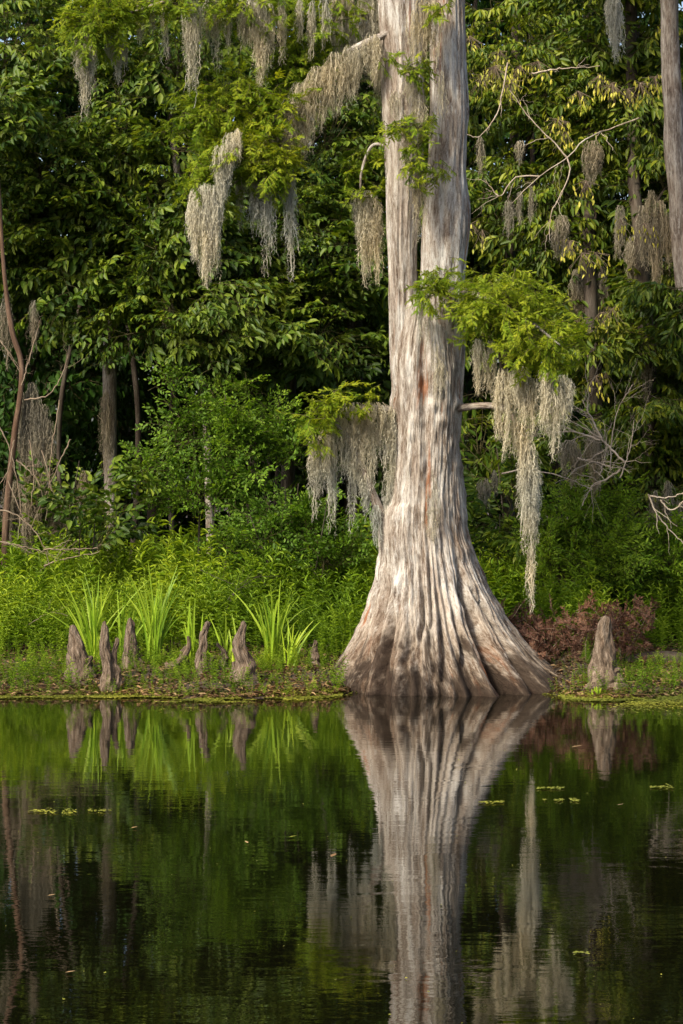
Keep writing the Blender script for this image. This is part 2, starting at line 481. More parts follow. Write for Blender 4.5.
gx = axis(-7, 7, 0.09, 600); gy = np.concatenate([np.array([-600, -200, -60, -10, 8, 16, 20, 22]), np.arange(23, 34, 0.08), np.arange(34, 60, 0.8), np.array([70, 100, 180, 350, 700])])
X, Y = np.meshgrid(gx, gy)
Z = gz(X, Y)
g = MB(); n1, n2 = len(gy), len(gx)
i = np.arange(n1 - 1)[:, None] * n2 + np.arange(n2 - 1)[None]
g.add(np.stack([X, Y, Z], -1).reshape(-1, 3), np.stack([i, i + 1, i + n2 + 1, i + n2], -1).reshape(-1, 4))
tag(g.build('ground', ground_mat()), kind='structure')
w = MB(); w.add([[-600, -600, 0], [600, -600, 0], [600, 26.5, 0], [-600, 26.5, 0]], [[0, 1, 2, 3]])
tag(w.build('water', water_mat(), smooth=False), kind='structure')

# ------------------------------------------------------------------ the bald cypress
D0 = 25.1
def px_x(px): return (px - 341.5) * D0 / F_PX
def py_z(py): return CAM_Z - (np.asarray(py, float) - HOR) * D0 / F_PX

yL = np.array([285, 300, 350, 400, 450, 500, 530, 560, 590, 620, 640, 660, 675, 690, 722.0])
xL = np.array([396, 391, 391, 393, 392, 388, 384, 379, 371, 360, 350, 339, 331, 325, 316.0])
xR = np.array([458, 463, 462, 461, 460, 463, 468, 478, 491, 507, 523, 543, 560, 576, 592.0])
cyp_loc = (px_x(446), D0, -0.1)
cyp = empty('bald_cypress', cyp_loc, 'huge twin-stemmed pale cypress with fluted flaring base standing at the water edge', 'tree')


def cypress_trunk():
    M = MB()
    rows, cols = 460, 420
    py = np.linspace(722, 285, rows); z = py_z(py)
    L = np.interp(py, yL, px_x(xL)); Rr = np.interp(py, yL, px_x(xR))
    ker = np.ones(15) / 15
    sm = lambda a: np.convolve(np.pad(a, 7, mode='edge'), ker, 'valid')
    L, Rr = sm(L), sm(Rr)
    cx = (L + Rr) / 2; hw = (Rr - L) / 2
    th = np.linspace(0, 2 * np.pi, cols, endpoint=False)
    TH, PY = np.meshgrid(th, py); ZZ = py_z(PY); HW = hw[:, None] + 0 * TH
    flare = sstep(470, 690, PY)
    # buttress ribs that spread over the flare
    warp = 0.55 * (vn(TH * 6 / (2 * np.pi), ZZ * 0.35, 21, 6) - 0.5) + 0.10 * (vn(TH * 20 / (2 * np.pi), ZZ * 0.8, 22, 20) - 0.5)
    def ribs(n, s, w=1.0):
        ph = TH * n / (2 * np.pi) + w * warp * n / 9 + 0.9 * vn(TH * n / (2 * np.pi), 0 * TH, s, n)
        q = np.abs(np.sin(np.pi * ph))
        amp = 0.35 + 0.65 * vn(np.floor(ph) * 1.0, ZZ * 0.9, s + 1)
        return (1 - q) ** 2.0 * amp
    r1, r2, r3 = ribs(11, 31), ribs(27, 41), ribs(61, 51)
    flare = sstep(470, 640, PY)
    dep = HW * (0.16 * flare + 0.014) * r1 + HW * (0.13 * flare + 0.018) * r2 + (0.042 * flare + 0.010) * r3
    # the deep furrows between the big buttresses: (row, column) pairs down the flare
    for (wd0, am, ln) in ((.055, .17, [(455, 560), (462, 585), (477, 630), (500, 676), (514, 697)]), (.032, .10, [(409, 600), (404, 640), (398, 697)]), (.026, .08, [(420, 560), (416, 640), (411, 697)]),
                          (.034, .11, [(438, 590), (438, 630), (439, 697)]), (.030, .10, [(452, 600), (460, 645), (474, 697)]), (.034, .10, [(388, 560), (379, 610), (352, 692)]),
                          (.03, .09, [(392, 570), (386, 626), (374, 697)]), (.024, .06, [(428, 520), (430, 600), (425, 697)]), (.03, .09, [(463, 570), (490, 622), (540, 692)])):
        gp = np.interp(PY, [q[1] for q in ln], [q[0] for q in ln]) + 5 * (vn(PY / 22, 0 * PY, int(am * 1000)) - .5)
        gc = (px_x(gp) - cx[:, None]) / HW
        y0 = ln[0][1]
        g_ = np.exp(-((np.cos(TH) - gc) * np.minimum(HW, .9) / (wd0 * (.6 + .7 * sstep(y0, 697, PY)))) ** 2) * (np.sin(TH) < 0.05)
        dep = dep + am * 1.45 * g_ * sstep(y0 - 15, y0 + 70, PY)
    fib = (vn(TH * 140 / (2 * np.pi) + warp * 14, ZZ * 7.0, 61, 0) - 0.5) * 0.016 + (vn(TH * 60 / (2 * np.pi) + warp * 6, ZZ * 9, 62) - 0.5) * 0.018 + (vn(TH * 22 / (2 * np.pi), ZZ * 14, 64) - 0.5) * 0.012
    lump = (vn(TH * 5 / (2 * np.pi), ZZ * 1.6, 63, 5) - 0.5) * 0.05
    # seam between the two stems, facing the viewer and behind
    gpx = np.interp(PY, [285, 340, 420, 520, 722], [419, 420, 424, 428, 430])
    ct = (px_x(gpx) - cx[:, None]) / HW
    seam = np.exp(-((np.cos(TH) - ct) / 0.13) ** 2) * (0.10 * sstep(560, 330, PY))
    r = HW * 1.015 + lump - dep + fib - seam * (np.sin(TH) < 0) - 0.6 * seam * (np.sin(TH) >= 0)
    # shed ledge where an old limb was lost, and a collar on the viewer's west side
    def spot(pxc, pyc, wx, wy):
        c = (px_x(pxc) - cx[:, None]) / HW
        return np.exp(-((np.cos(TH) - c) * HW / wx) ** 2 - ((PY - pyc) / wy) ** 2) * (np.sin(TH) < 0.2)
    r += 0.055 * spot(402, 528, 0.12, 26) * sstep(502, 507, PY) + 0.05 * spot(388, 520, 0.12, 28)
    r += 0.035 * spot(394, 405, 0.10, 9) - 0.05 * spot(479, 632, 0.035, 4) - 0.03 * spot(458, 408, 0.04, 5) + 0.05 * spot(459, 406, 0.06, 5)
    r *= (1 - 0.32 * sstep(372, 300, PY) - 0.5 * sstep(310, 285, PY))
    X = cx[:, None] + r * np.cos(TH); Y = D0 + r * np.sin(TH)
    bc = np.stack([np.cos(TH + 0.25 * warp) * (0.5 + 0 * TH), np.sin(TH + 0.25 * warp) * 0.5, ZZ], -1)
    a = np.arange(rows - 1)[:, None] * cols; j = np.arange(cols)[None]; j2 = (j + 1) % cols
    Fq = np.stack([a + j, a + j2, a + cols + j2, a + cols + j], -1).reshape(-1, 4)
    M.add(np.stack([X, Y, ZZ], -1).reshape(-1, 3), Fq, 0.5, 0, bc.reshape(-1, 3))
    # the two stems
    for (ys, c, h, dd, s) in (
        ([470, 440, 400, 350, 300, 250, 200, 150, 100, 50, 0, -150, -500, -900], [410, 408, 406, 404.5, 403.5, 402, 403, 404, 404, 403.5, 403, 401, 396, 390],
         [10, 13, 14.5, 15, 15, 15, 17, 19.5, 21.5, 22.5, 23, 22, 17, 10], 0.0, 71),
        ([470, 440, 400, 350, 300, 250, 200, 150, 100, 50, 0, -150, -500, -900], [436, 439, 440, 441, 442, 443.5, 446, 448, 449, 448, 447, 446, 448, 452],
         [16, 20, 21.5, 22, 22.8, 23.5, 22.5, 20, 18.5, 18, 17.5, 17, 14, 8], -0.03, 81)):
        rr, cc = 420, 150
        p = np.linspace(470, -900, rr); zz = py_z(p)
        cxs = px_x(np.interp(p, ys[::-1], c[::-1])); hh = np.interp(p, ys[::-1], h[::-1]) * D0 / F_PX
        t2 = np.linspace(0, 2 * np.pi, cc, endpoint=False)
        T2, Z2 = np.meshgrid(t2, zz)
        k1 = np.abs(vn(T2 * 9 / (2 * np.pi), Z2 * 0.5, s, 9) - 0.5) * 2
        k2 = np.abs(vn(T2 * 26 / (2 * np.pi), Z2 * 1.1, s + 1, 26) - 0.5) * 2
        r = hh[:, None] * (1.0 + 0.10 * (k1 - 0.45) + 0.07 * (k2 - 0.45)) + (vn(T2 * 48 / (2 * np.pi), Z2 * 4.5, s + 2, 48) - 0.5) * 0.02
        r += (vn(T2 * 3 / (2 * np.pi), Z2 * 1.8, s + 3, 3) - 0.5) * 0.04
        bc = np.stack([np.cos(T2) * 0.22 + s, np.sin(T2) * 0.22, Z2], -1)
        a = np.arange(rr - 1)[:, None] * cc; j = np.arange(cc)[None]; j2 = (j + 1) % cc
        Fq = np.stack([a + j, a + j2, a + cc + j2, a + cc + j], -1).reshape(-1, 4)
        M.add(np.stack([cxs[:, None] + r * np.cos(T2), D0 + dd + r * np.sin(T2), Z2], -1).reshape(-1, 3), Fq, 0.5, 0, bc.reshape(-1, 3))
    return M


child(cypress_trunk(), 'trunk', M_cyp, cyp)


def limb_path(pp, d0, d1=None, n=24):
    d1 = d0 if d1 is None else d1
    ds = np.linspace(d0, d1, len(pp))
    return spline([P(a[0], a[1], a[2] if len(a) > 2 else d) for a, d in zip(pp, ds)], n)


def limb(pp, d0, d1, r0, r1, m=M_twig, root=None, name='limb', n=24, sides=7):
    M = MB(); p = limb_path(pp, d0, d1, n)
    tube(M, p, np.linspace(r0, r1, n), sides, 0, 0.5, 0.14, seed=int(rng.integers(1000)))
    return child(M, name, m, root)


CYP = cyp
LB1 = limb([(394, 30), (340, 58), (300, 100), (265, 150), (235, 175), (205, 205)], 25.0, 25.0, 0.038, 0.010, M_cyp, CYP)
LB2 = limb([(398, -60), (330, -40), (255, -22), (170, 0), (95, 25)], 25.0, 24.6, 0.04, 0.010, M_cyp, CYP)
limb([(300, 100), (285, 120), (275, 150), (268, 180)], 25.0, 24.9, 0.022, 0.008, M_cyp, CYP)
limb([(455, 409), (480, 406), (502, 408), (514, 420), (522, 445), (526, 470)], 25.0, 24.3, 0.038, 0.010, M_pale, CYP)
LB3 = limb([(462, 290), (490, 300), (525, 318), (560, 345)], 24.9, 24.0, 0.035, 0.008, M_cyp, CYP)
limb([(404, 565), (388, 530), (374, 498), (362, 468), (345, 432), (322, 418)], 25.0, 24.95, 0.065, 0.015, M_cyp, CYP)
LB4 = limb([(398, 412), (375, 408), (345, 414), (318, 428)], 25.0, 24.95, 0.04, 0.012, M_cyp, CYP)
LB5 = limb([(388, 146), (372, 146), (362, 170), (360, 195)], 25.1, 25.1, 0.022, 0.008, M_cyp, CYP)

CT = [cypress_twig(rng.uniform(.15, .24), 15) for _ in range(7)]


def cyp_spray(blobs, root, seed=0, tone=0.0):
    """feathery foliage: blobs (px, py, rx_px, ry_px, d, depth_m, count)"""
    M = MB()
    for (px, py, rx, ry, d, rd, n) in blobs:
        if px < 378: d = min(d + 0.85, 25.2)
        n = int(n * 2.6)
        u = rng.normal(size=(n, 3)); u /= np.linalg.norm(u, axis=1)[:, None]
        f = rng.uniform(0.15, 1.0, n) ** 0.5 * (0.55 + 0.9 * vn(u[:, 0] * 3 + px, u[:, 2] * 3 + py, 8))
        c = P(px, py, d); s = d / F_PX
        off = u * f[:, None] * np.array([rx * s, rd, ry * s])
        yaw = np.arctan2(u[:, 1], u[:, 0]) + rng.normal(0, 1.0, n)
        pit = np.clip(u[:, 2] * 0.5 - 0.3 + rng.normal(0, .45, n), -1.3, 0.9)
        R = rot(yaw, pit, rng.uniform(-.6, .6, n))
        pos = c + off - 0.08 * R[:, :, 0]
        pos = pos + 0.06 * np.round(rng.normal(0, 1, (n, 1)))
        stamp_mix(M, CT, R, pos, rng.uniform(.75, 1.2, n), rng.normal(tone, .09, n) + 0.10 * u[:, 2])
        for q in pos[::6]: twigtube(M, c, q, 0.03, 0.006, 0.003, 1)
    return child(M, 'foliage_spray', [L_cyp, M_gtwig], root, sub=root.type == 'MESH')


cyp_spray([(505, 305, 62, 28, 24.3, .35, 90), (475, 300, 40, 20, 24.6, .2, 34), (540, 340, 40, 26, 24.1, .3, 60), (438, 278, 22, 12, 24.6, .12, 14), (430, 292, 12, 10, 24.6, .1, 7)], LB3, tone=.1)
cyp_spray([(318, 414, 20, 18, 23.9, .15, 16), (338, 400, 18, 9, 23.95, .12, 11), (366, 402, 9, 6, 24.0, .06, 4), (322, 440, 10, 10, 23.85, .06, 3)], LB4, tone=.02)
cyp_spray([(208, 178, 24, 20, 23.9, .2, 30), (222, 150, 22, 18, 24.0, .2, 18)], LB1, tone=.0)
cyp_spray([(245, 150, 48, 28, 24.0, .3, 80), (275, 165, 26, 18, 23.9, .2, 40), (225, 205, 14, 10, 23.9, .15, 8)], LB1, tone=.1)
cyp_spray([(235, 100, 62, 34, 24.2, .4, 90), (300, 60, 45, 35, 24.4, .35, 70), (200, 120, 35, 25, 24.1, .3, 36), (280, 110, 35, 25, 24.1, .3, 40)], LB1, tone=-.03)
cyp_spray([(95, 20, 34, 32, 23.7, .3, 56), (120, 5, 40, 18, 23.9, .3, 30)], LB2, tone=.02)
cyp_spray([(180, 0, 40, 14, 23.8, .3, 30), (250, 5, 45, 18, 24.0, .3, 40), (320, 20, 40, 28, 24.5, .3, 40)], LB2, tone=.0)
cyp_spray([(365, 158, 20, 14, 24.6, .15, 14), (350, 170, 16, 10, 24.5, .15, 8), (372, 190, 14, 12, 24.5, .12, 7)], LB5, tone=.02)
cyp_spray([(417, 70, 12, 10, 24.6, .08, 8), (388, 60, 7, 6, 24.6, .05, 3), (395, 126, 12, 8, 24.6, .06, 7), (420, 126, 9, 7, 24.6, .06, 5), (416, 145, 9, 8, 24.6, .05, 5),
           (415, 165, 8, 8, 24.6, .05, 4), (433, 178, 10, 7, 24.6, .05, 5), (442, 6, 7, 10, 24.6, .05, 5)], CYP, tone=-.02)

# ------------------------------------------------------------------ Spanish moss
def moss(label, tufts, d, m=L_moss, dens=1.0, tone=0.0, name='spanish_moss'):
    """tufts: (px, py_top, py_bottom, width_px[, d]) - each a bundle of long thin curling strands"""
    M = MB()
    for tf in tufts:
        px, y0, y1, wpx = tf[:4]; dd = tf[4] if len(tf) > 4 else d
        if px < 386 and dd < 24.8: dd = min(dd + 0.85, 25.2)
        s = dd / F_PX; Lm = (y1 - y0) * s; wm = wpx * s
        n = int(max(12, dens * 85 * (wm / 0.2) * (0.75 + 0.25 * Lm)))
        top = P(px, y0, dd)
        ang = rng.uniform(0, 2 * np.pi, n); rr = np.sqrt(rng.uniform(0, 1, n))
        ax = rr * np.cos(ang); ay = rr * np.sin(ang)
        lobes = rng.uniform(-0.8, 0.8, max(2, int(wpx / 12)))         # strands gather into a few tails
        tail = lobes[np.argmin(np.abs(ax[:, None] - lobes[None]), 1)]
        ll = rng.uniform(.75, 1.0, len(lobes)); tl = ll[np.argmin(np.abs(ax[:, None] - lobes[None]), 1)]
        long_ = tl + (tl == ll.max()) * (1 - ll.max())
        start = -rng.uniform(0, 1, n) ** 1.6 * 0.5 * Lm * (0.25 + 0.75 * rr)           # strands leave the twig at many heights
        end = -Lm * long_ * (1 - 0.60 * rng.uniform(0, 1, n) ** 1.7) * (1 - 0.18 * rr ** 2)
        end = np.minimum(end, start - 0.06)
        K = int(np.clip(Lm / 0.035, 8, 44))
        u = np.linspace(0, 1, K)
        z = start[:, None] + (end - start)[:, None] * u[None]
        q = np.clip(-z / Lm, 0, 1)                                                       # 0 at the twig, 1 at the tip
        env = np.interp(q, [0, .10, .32, .6, 1.0], [.45, .75, 1.0, .72, .16])
        gather = np.clip(q * 1.3 - .25, 0, 1)
        x = (ax[:, None] * (1 - 0.82 * gather) + tail[:, None] * 0.82 * gather) * env * wm / 2
        y = ay[:, None] * env * wm / 2 * 0.75
        wob = np.cumsum(rng.normal(0, 0.0050, (n, K, 2)), 1) + rng.normal(0, .0045, (n, K, 2))
        pts = np.stack([x + wob[..., 0], y + wob[..., 1], z], -1) + top
        wd = (0.0034 * (1 - 0.5 * u))[None] * rng.uniform(.7, 1.3, (n, 1))
        yaw = rng.uniform(0, np.pi, (n, 1)) + np.cumsum(rng.normal(0, .35, (n, K)), 1)
        side = np.stack([np.cos(yaw), np.sin(yaw), 0 * yaw], -1) * wd[..., None]
        V = np.stack([pts - side, pts + side], 2).reshape(-1, 3)
        a = (np.arange(n)[:, None] * K + np.arange(K - 1)[None]).ravel() * 2
        tt = np.repeat(np.clip(rng.normal(0.52 + tone, .16, n), 0, 1), K * 2)
        M.add(V, np.stack([a, a + 1, a + 3, a + 2], -1), tt)
        # short curls that give the strand its fur
        c = pts[:, 1:].reshape(-1, 3); q = len(c)
        rep = 2
        c = np.repeat(c, rep, 0); q *= rep
        ya = rng.uniform(0, 2 * np.pi, q); cl = rng.uniform(.015, .05, q) * (rng.uniform(0, 1, q) < .8)
        h1 = np.stack([np.cos(ya) * cl * .45, np.sin(ya) * cl * .45, -rng.uniform(-.15, .45, q) * cl], -1)
        ya2 = ya + rng.normal(0, .9, q)
        h2 = h1 + np.stack([np.cos(ya2) * cl * .25, np.sin(ya2) * cl * .25, -rng.uniform(.3, .9, q) * cl], -1)
        w2 = np.stack([-np.sin(ya), np.cos(ya), rng.normal(0, .6, q)], -1) * 0.0015
        V = np.stack([c - w2, c + w2, c + h1 + w2 * .8, c + h1 - w2 * .8, c + h2], 1).reshape(-1, 3)
        tt = np.repeat(np.clip(rng.normal(.5 + tone, .2, q), 0, 1), 5); i5 = np.arange(q)[:, None] * 5
        M.add(V, i5 + np.array([[0, 1, 2, 3]]), tt)
        M.F3.append(i5 + np.array([[3, 2, 4]]) + M.n - len(V)); M.m3.append(np.zeros(q, int))
    p0 = P(tufts[0][0], tufts[0][1], tufts[0][4] if len(tufts[0]) > 4 else d)
    o = M.build(name, m, origin=p0)
    return tag(o, label, 'moss', 'Spanish moss hanging from the trees' if False else 'moss beards hanging from the trees')


exec(compile('''
moss('thick shaggy moss mat covering the low mossy limb on the broad cypress trunk', [(332,410,440,30),(352,402,446,36),(374,402,440,40),(392,406,480,14),(366,470,525,14),(376,505,550,12,24.9),(360,440,500,10),(314,434,530,13),(324,428,500,12),(332,422,545,13),(343,420,488,14),(353,416,542,13),(362,416,478,14),(370,412,515,12),(382,412,478,16),(391,414,505,10),(388,470,545,10)], 24.95, dens=.9)
moss('wide pale moss beard ending in a blunt cluster, under the lowest feathery spray', [(203,183,290,28),(214,185,284,18),(194,188,262,13),(222,145,215,22),(230,132,185,15),(238,128,165,10)], 23.7, tone=.16, dens=1.45)
moss('pale double-tailed moss beard hanging below the bright feathery spray', [(260,150,262,15),(270,160,286,9),(254,150,240,12)], 24.0, tone=.08)
moss('long pointed pale moss tail on the trunk side of the double-tailed beard', [(291,150,290,11),(286,135,215,16)], 24.05, tone=.08)
moss('small dull moss strand between the blunt beard and the double-tailed beard', [(239,165,232,12)], 24.2, tone=-.15)
moss('long slim moss tail hanging between feathery sprays at the top edge', [(192,-6,112,10),(186,-6,60,8),(198,0,74,7)], 23.8, tone=.05)
moss('slim tapering moss tail below the topmost feathery spray of the cypress', [(85,30,126,13),(92,40,92,9),(78,34,84,8)], 23.7, tone=.05)
moss('ragged dim moss tuft beside the slim tail below the topmost spray', [(118,30,88,14),(124,40,72,8),(108,40,70,8)], 23.9, tone=-.08)
moss('broad moss beard from the top edge narrowing to one long tail', [(252,-10,66,30),(263,-5,118,14),(243,-10,62,12),(258,-5,92,18),(270,0,74,10)], 24.0, tone=.05)
moss('three fine moss threads at the top edge between the topmost spray and the slim tail', [(140,-5,52,7),(152,0,40,6),(165,-5,66,6)], 24.0, tone=.02)
moss('fine moss threads at the top edge between the slim tail and the broad beard', [(207,-5,58,6),(216,-5,82,6)], 24.0, tone=.0)
moss('loose moss threads at the top edge, from the spray next to the broad beard', [(282,-5,70,9),(300,-5,50,8),(312,0,64,8),(325,-5,52,8)], 24.0, tone=-.05)
moss('thin moss wisp beside the broad beard at the top edge', [(228,0,62,7)], 24.0, tone=-.05)
moss('grey moss sheet trailing along the drooping upper cypress limb', [(372,34,95,26,24.9),(352,44,110,28,24.9),(335,52,122,30,24.9),(318,66,135,30,24.9),(303,82,160,34,24.9),(290,98,172,28,24.9),(281,112,180,22,24.9),(302,110,178,10,24.9),(268,128,170,16,24.9)], 24.9, tone=-.1, dens=.9)
moss('hanging moss curtain touching the thinner stem near the top edge', [(344,-8,96,16),(352,-5,112,14),(362,-5,78,18),(371,-10,116,14),(379,-5,126,12),(335,-8,60,14)], 24.7, tone=-.12)
moss('full moss beard hanging from a short twig beside the thinner stem', [(368,190,306,22),(376,195,290,14),(358,190,240,14)], 24.5, tone=0)
moss('moss draped down the cleft between the two cypress stems', [(424,-10,70,20),(432,-10,60,14),(413,10,75,18),(410,75,120,24),(420,90,170,16),(418,150,250,12),(396,90,130,16),(405,110,200,12),(424,180,235,8)], 24.66, dens=.5, tone=-.22)
moss('thin moss fringe clinging to the thicker stem at the top edge', [(436,0,90,16),(440,70,130,12)], 24.66, dens=.3, tone=-.15)
moss('flat moss patch clinging to the trunk below the cleft', [(424,290,370,18),(436,340,420,16),(432,470,580,14),(442,360,400,14)], 24.64, dens=.28, tone=-.15)
moss('short moss fringe under the spray, touching the thicker stem', [(478,338,405,16),(490,340,400,14)], 24.4, tone=-.05)
moss('pale moss beard hung over the bare side limb of the cypress', [(503,368,466,20),(512,372,420,18)], 24.25, tone=.08)
moss('pale moss beard in the middle of the fringe under the yellow-green spray', [(524,372,440,16),(533,378,444,12),(520,366,410,26)], 24.15, tone=.04)
moss('pale ragged moss beard at the outer end of the yellow-green spray', [(551,372,466,22),(562,374,450,18),(570,378,420,12),(545,368,420,20)], 24.0, tone=.08)
moss('longest moss beard, a heavy rope with a thin tail reaching the brown brush', [(524,420,500,16),(529,440,555,24),(533,470,570,16),(526,440,545,14),(531,540,618,7),(516,410,460,10)], 24.3, tone=.06)
moss('pale moss beard at the top edge beside the white-barked trunk', [(613,-10,62,18),(617,-5,72,10)], 27.5, tone=.05)
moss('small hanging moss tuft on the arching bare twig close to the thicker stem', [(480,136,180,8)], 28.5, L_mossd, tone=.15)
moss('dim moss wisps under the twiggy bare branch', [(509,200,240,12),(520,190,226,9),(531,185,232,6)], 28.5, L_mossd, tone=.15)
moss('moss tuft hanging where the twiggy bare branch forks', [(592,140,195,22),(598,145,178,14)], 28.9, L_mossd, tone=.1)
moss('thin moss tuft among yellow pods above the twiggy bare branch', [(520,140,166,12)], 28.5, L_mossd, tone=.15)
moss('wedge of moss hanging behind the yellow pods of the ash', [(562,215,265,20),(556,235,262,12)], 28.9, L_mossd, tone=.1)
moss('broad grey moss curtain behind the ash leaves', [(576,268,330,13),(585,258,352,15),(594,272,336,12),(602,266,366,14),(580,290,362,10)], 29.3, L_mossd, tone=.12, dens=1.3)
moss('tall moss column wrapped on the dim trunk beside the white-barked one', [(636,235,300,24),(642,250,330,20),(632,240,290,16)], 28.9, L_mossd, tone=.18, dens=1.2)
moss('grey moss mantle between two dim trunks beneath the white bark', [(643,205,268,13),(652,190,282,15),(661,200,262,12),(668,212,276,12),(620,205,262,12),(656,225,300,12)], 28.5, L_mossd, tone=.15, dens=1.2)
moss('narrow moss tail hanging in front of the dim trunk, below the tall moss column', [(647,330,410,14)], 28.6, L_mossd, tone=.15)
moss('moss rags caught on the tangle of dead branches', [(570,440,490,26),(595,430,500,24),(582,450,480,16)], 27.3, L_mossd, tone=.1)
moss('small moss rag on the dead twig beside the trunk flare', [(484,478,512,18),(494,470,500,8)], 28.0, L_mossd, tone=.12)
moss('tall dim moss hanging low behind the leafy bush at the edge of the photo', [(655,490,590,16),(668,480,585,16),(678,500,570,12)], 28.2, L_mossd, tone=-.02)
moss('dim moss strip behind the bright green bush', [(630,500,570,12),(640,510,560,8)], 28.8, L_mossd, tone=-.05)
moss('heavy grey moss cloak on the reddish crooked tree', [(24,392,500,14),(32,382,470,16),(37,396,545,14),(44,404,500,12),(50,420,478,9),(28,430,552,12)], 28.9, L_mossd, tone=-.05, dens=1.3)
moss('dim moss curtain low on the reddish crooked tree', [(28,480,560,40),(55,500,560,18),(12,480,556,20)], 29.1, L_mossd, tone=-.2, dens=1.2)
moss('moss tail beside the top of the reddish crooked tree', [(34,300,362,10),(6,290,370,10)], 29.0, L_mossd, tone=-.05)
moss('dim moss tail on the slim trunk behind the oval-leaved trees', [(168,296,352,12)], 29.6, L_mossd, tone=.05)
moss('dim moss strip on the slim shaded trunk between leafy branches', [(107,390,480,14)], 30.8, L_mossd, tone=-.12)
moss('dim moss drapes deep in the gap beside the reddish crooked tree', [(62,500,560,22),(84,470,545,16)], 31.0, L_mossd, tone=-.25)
''', 'moss', 'exec'))

# ------------------------------------------------------------------ forest trees
BA = [bough(rng.uniform(.6, .9), 7, 7, l_, l_ * .48, (.1, .9)) for l_ in (.085, .095, .105, .11, .12, .13)]
BB = [bough(rng.uniform(.55, .75), 6, 7, .118, .040, (0.3, 1.1)) for _ in range(6)]
BF = [bough(.8, 6, 6, .12, .06) for _ in range(3)]
SH = [bough(rng.uniform(.5, .65), 9, 8, .052, .028, (-.2, .6), .36, .004) for _ in range(5)]
SH2 = [bough(rng.uniform(.45, .6), 9, 8, .06, .019, (-.3, .6), .36, .004) for _ in range(5)]


def crown(M, lobes, tms, scale=1.0, tone=0.0, dens=1.0, up=0.0):
    """lobes: (px, py, d, rx_m, rz_m, ry_m, n)"""
    for (px, py, d, rx, rz, ry, n) in lobes:
        n = int(n * dens)
        c = P(px, py, d)
        u = rng.normal(size=(n * 2, 3)); u /= np.linalg.norm(u, axis=1)[:, None]
        keep = rng.uniform(0, 1, n * 2) < np.where(u[:, 1] < 0.25, 1.0, 0.35)
        u = u[keep & (u[:, 2] > -0.85)][:n]; k = len(u)
        f = rng.uniform(0.15, 1.0, k) ** 0.45
        bump = 0.75 + 0.5 * vn(u[:, 0] * 2.3 + px, u[:, 2] * 2.3 + py, 9)      # uneven outline
        off = u * (f * bump)[:, None] * np.array([rx, ry, rz])
        yaw = np.arctan2(u[:, 1], u[:, 0]) + rng.normal(0, .55, k)
        pit = np.clip(0.30 * u[:, 2] + 0.02 + up + rng.normal(0, .36, k), -.9, 1.25)
        R = rot(yaw, pit, rng.normal(0, .45 + up, k))
        pos = c + off - 0.35 * scale * R[:, :, 0]
        pos[:, 2] = np.maximum(pos[:, 2], 0.35)
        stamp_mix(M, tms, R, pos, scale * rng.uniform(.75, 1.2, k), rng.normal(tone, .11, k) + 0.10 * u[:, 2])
        for q in pos[::3]: twigtube(M, c - [0, 0, .3 * rz], q, 0.05, 0.011, 0.004, 1)


def tree(name, label, cat, trunk_pts, r0, r1, lobes, tms, lm, bm, group=None, scale=1.0, tone=0.0, dens=1.0, d=30.0, seeds=None, extra=None):
    pts = [P(a[0], a[1], a[2] if len(a) > 2 else d) for a in trunk_pts]
    x, y = pts[0][0], pts[0][1]
    pts[0] = np.array([x, y, float(gz(x, y)) - 0.1])
    root = empty(name, tuple(pts[0]), label, cat, group)
    path = spline(pts, 40)
    M = MB()
    fl = 1 + 0.8 * np.exp(-(path[:, 2] - path[0, 2]) / 0.25)
    tube(M, path, np.linspace(r0, r1, 40) * fl, 12, 0, 0.5, 0.13, seed=int(rng.integers(1000)))
    child(M, 'trunk', bm, root)
    for (px, py, dd, rx, rz, ry, n) in lobes:
        c = P(px, py, dd); zs = max(c[2] - 0.9, 0.6)
        i0 = int(np.argmin(np.abs(path[:, 2] - zs))); a = path[i0]
        if np.linalg.norm(c - a) < 0.25: continue
        L = MB(); mid = (a + c) / 2 + np.array([0, 0, 0.18])
        rl = min(0.035, r0 * .5)
        tube(L, spline([a, mid, c], 12), np.linspace(rl, .010, 12), 6, 0, .5, .1, seed=int(rng.integers(999)))
        child(L, 'limb', bm, root)
    if lobes:
        M = MB(); crown(M, lobes, tms, scale, tone, dens)
        cr = child(M, 'crown', [lm, M_gtwig], root)
    if seeds:
        for (px, py, dd, n) in seeds: seed_cluster(px, py, dd, n, cr)
    return root


def seed_cluster(px, py, d, n, cr):
    """bunch of hanging winged seeds at the outer twigs"""
    d = d - 0.75; n = int(n * 1.5)
    M = MB(); c = P(px, py, d)
    lv, lf = leaf_arr(.062, .021, .15, .05)
    off = np.clip(rng.normal(0, 1, (n, 3)), -1.7, 1.7) * np.array([.085, .06, .075])
    pos = c + off
    R = rot(rng.uniform(0, 6.3, n), -rng.uniform(.9, 1.5, n), rng.uniform(-1.5, 1.5, n))
    V, Fq, t = stamp_arr(lv, lf, np.zeros(6), R, pos, rng.uniform(.7, 1.25, n), rng.uniform(.1, .9, n))
    M.add(V, Fq, t)
    for q in pos: twigtube(M, c + [0, 0, .10], q, 0.0, .003, .002, 1)
    child(M, 'seed_cluster', [L_seed, M_twig], cr, sub=True)


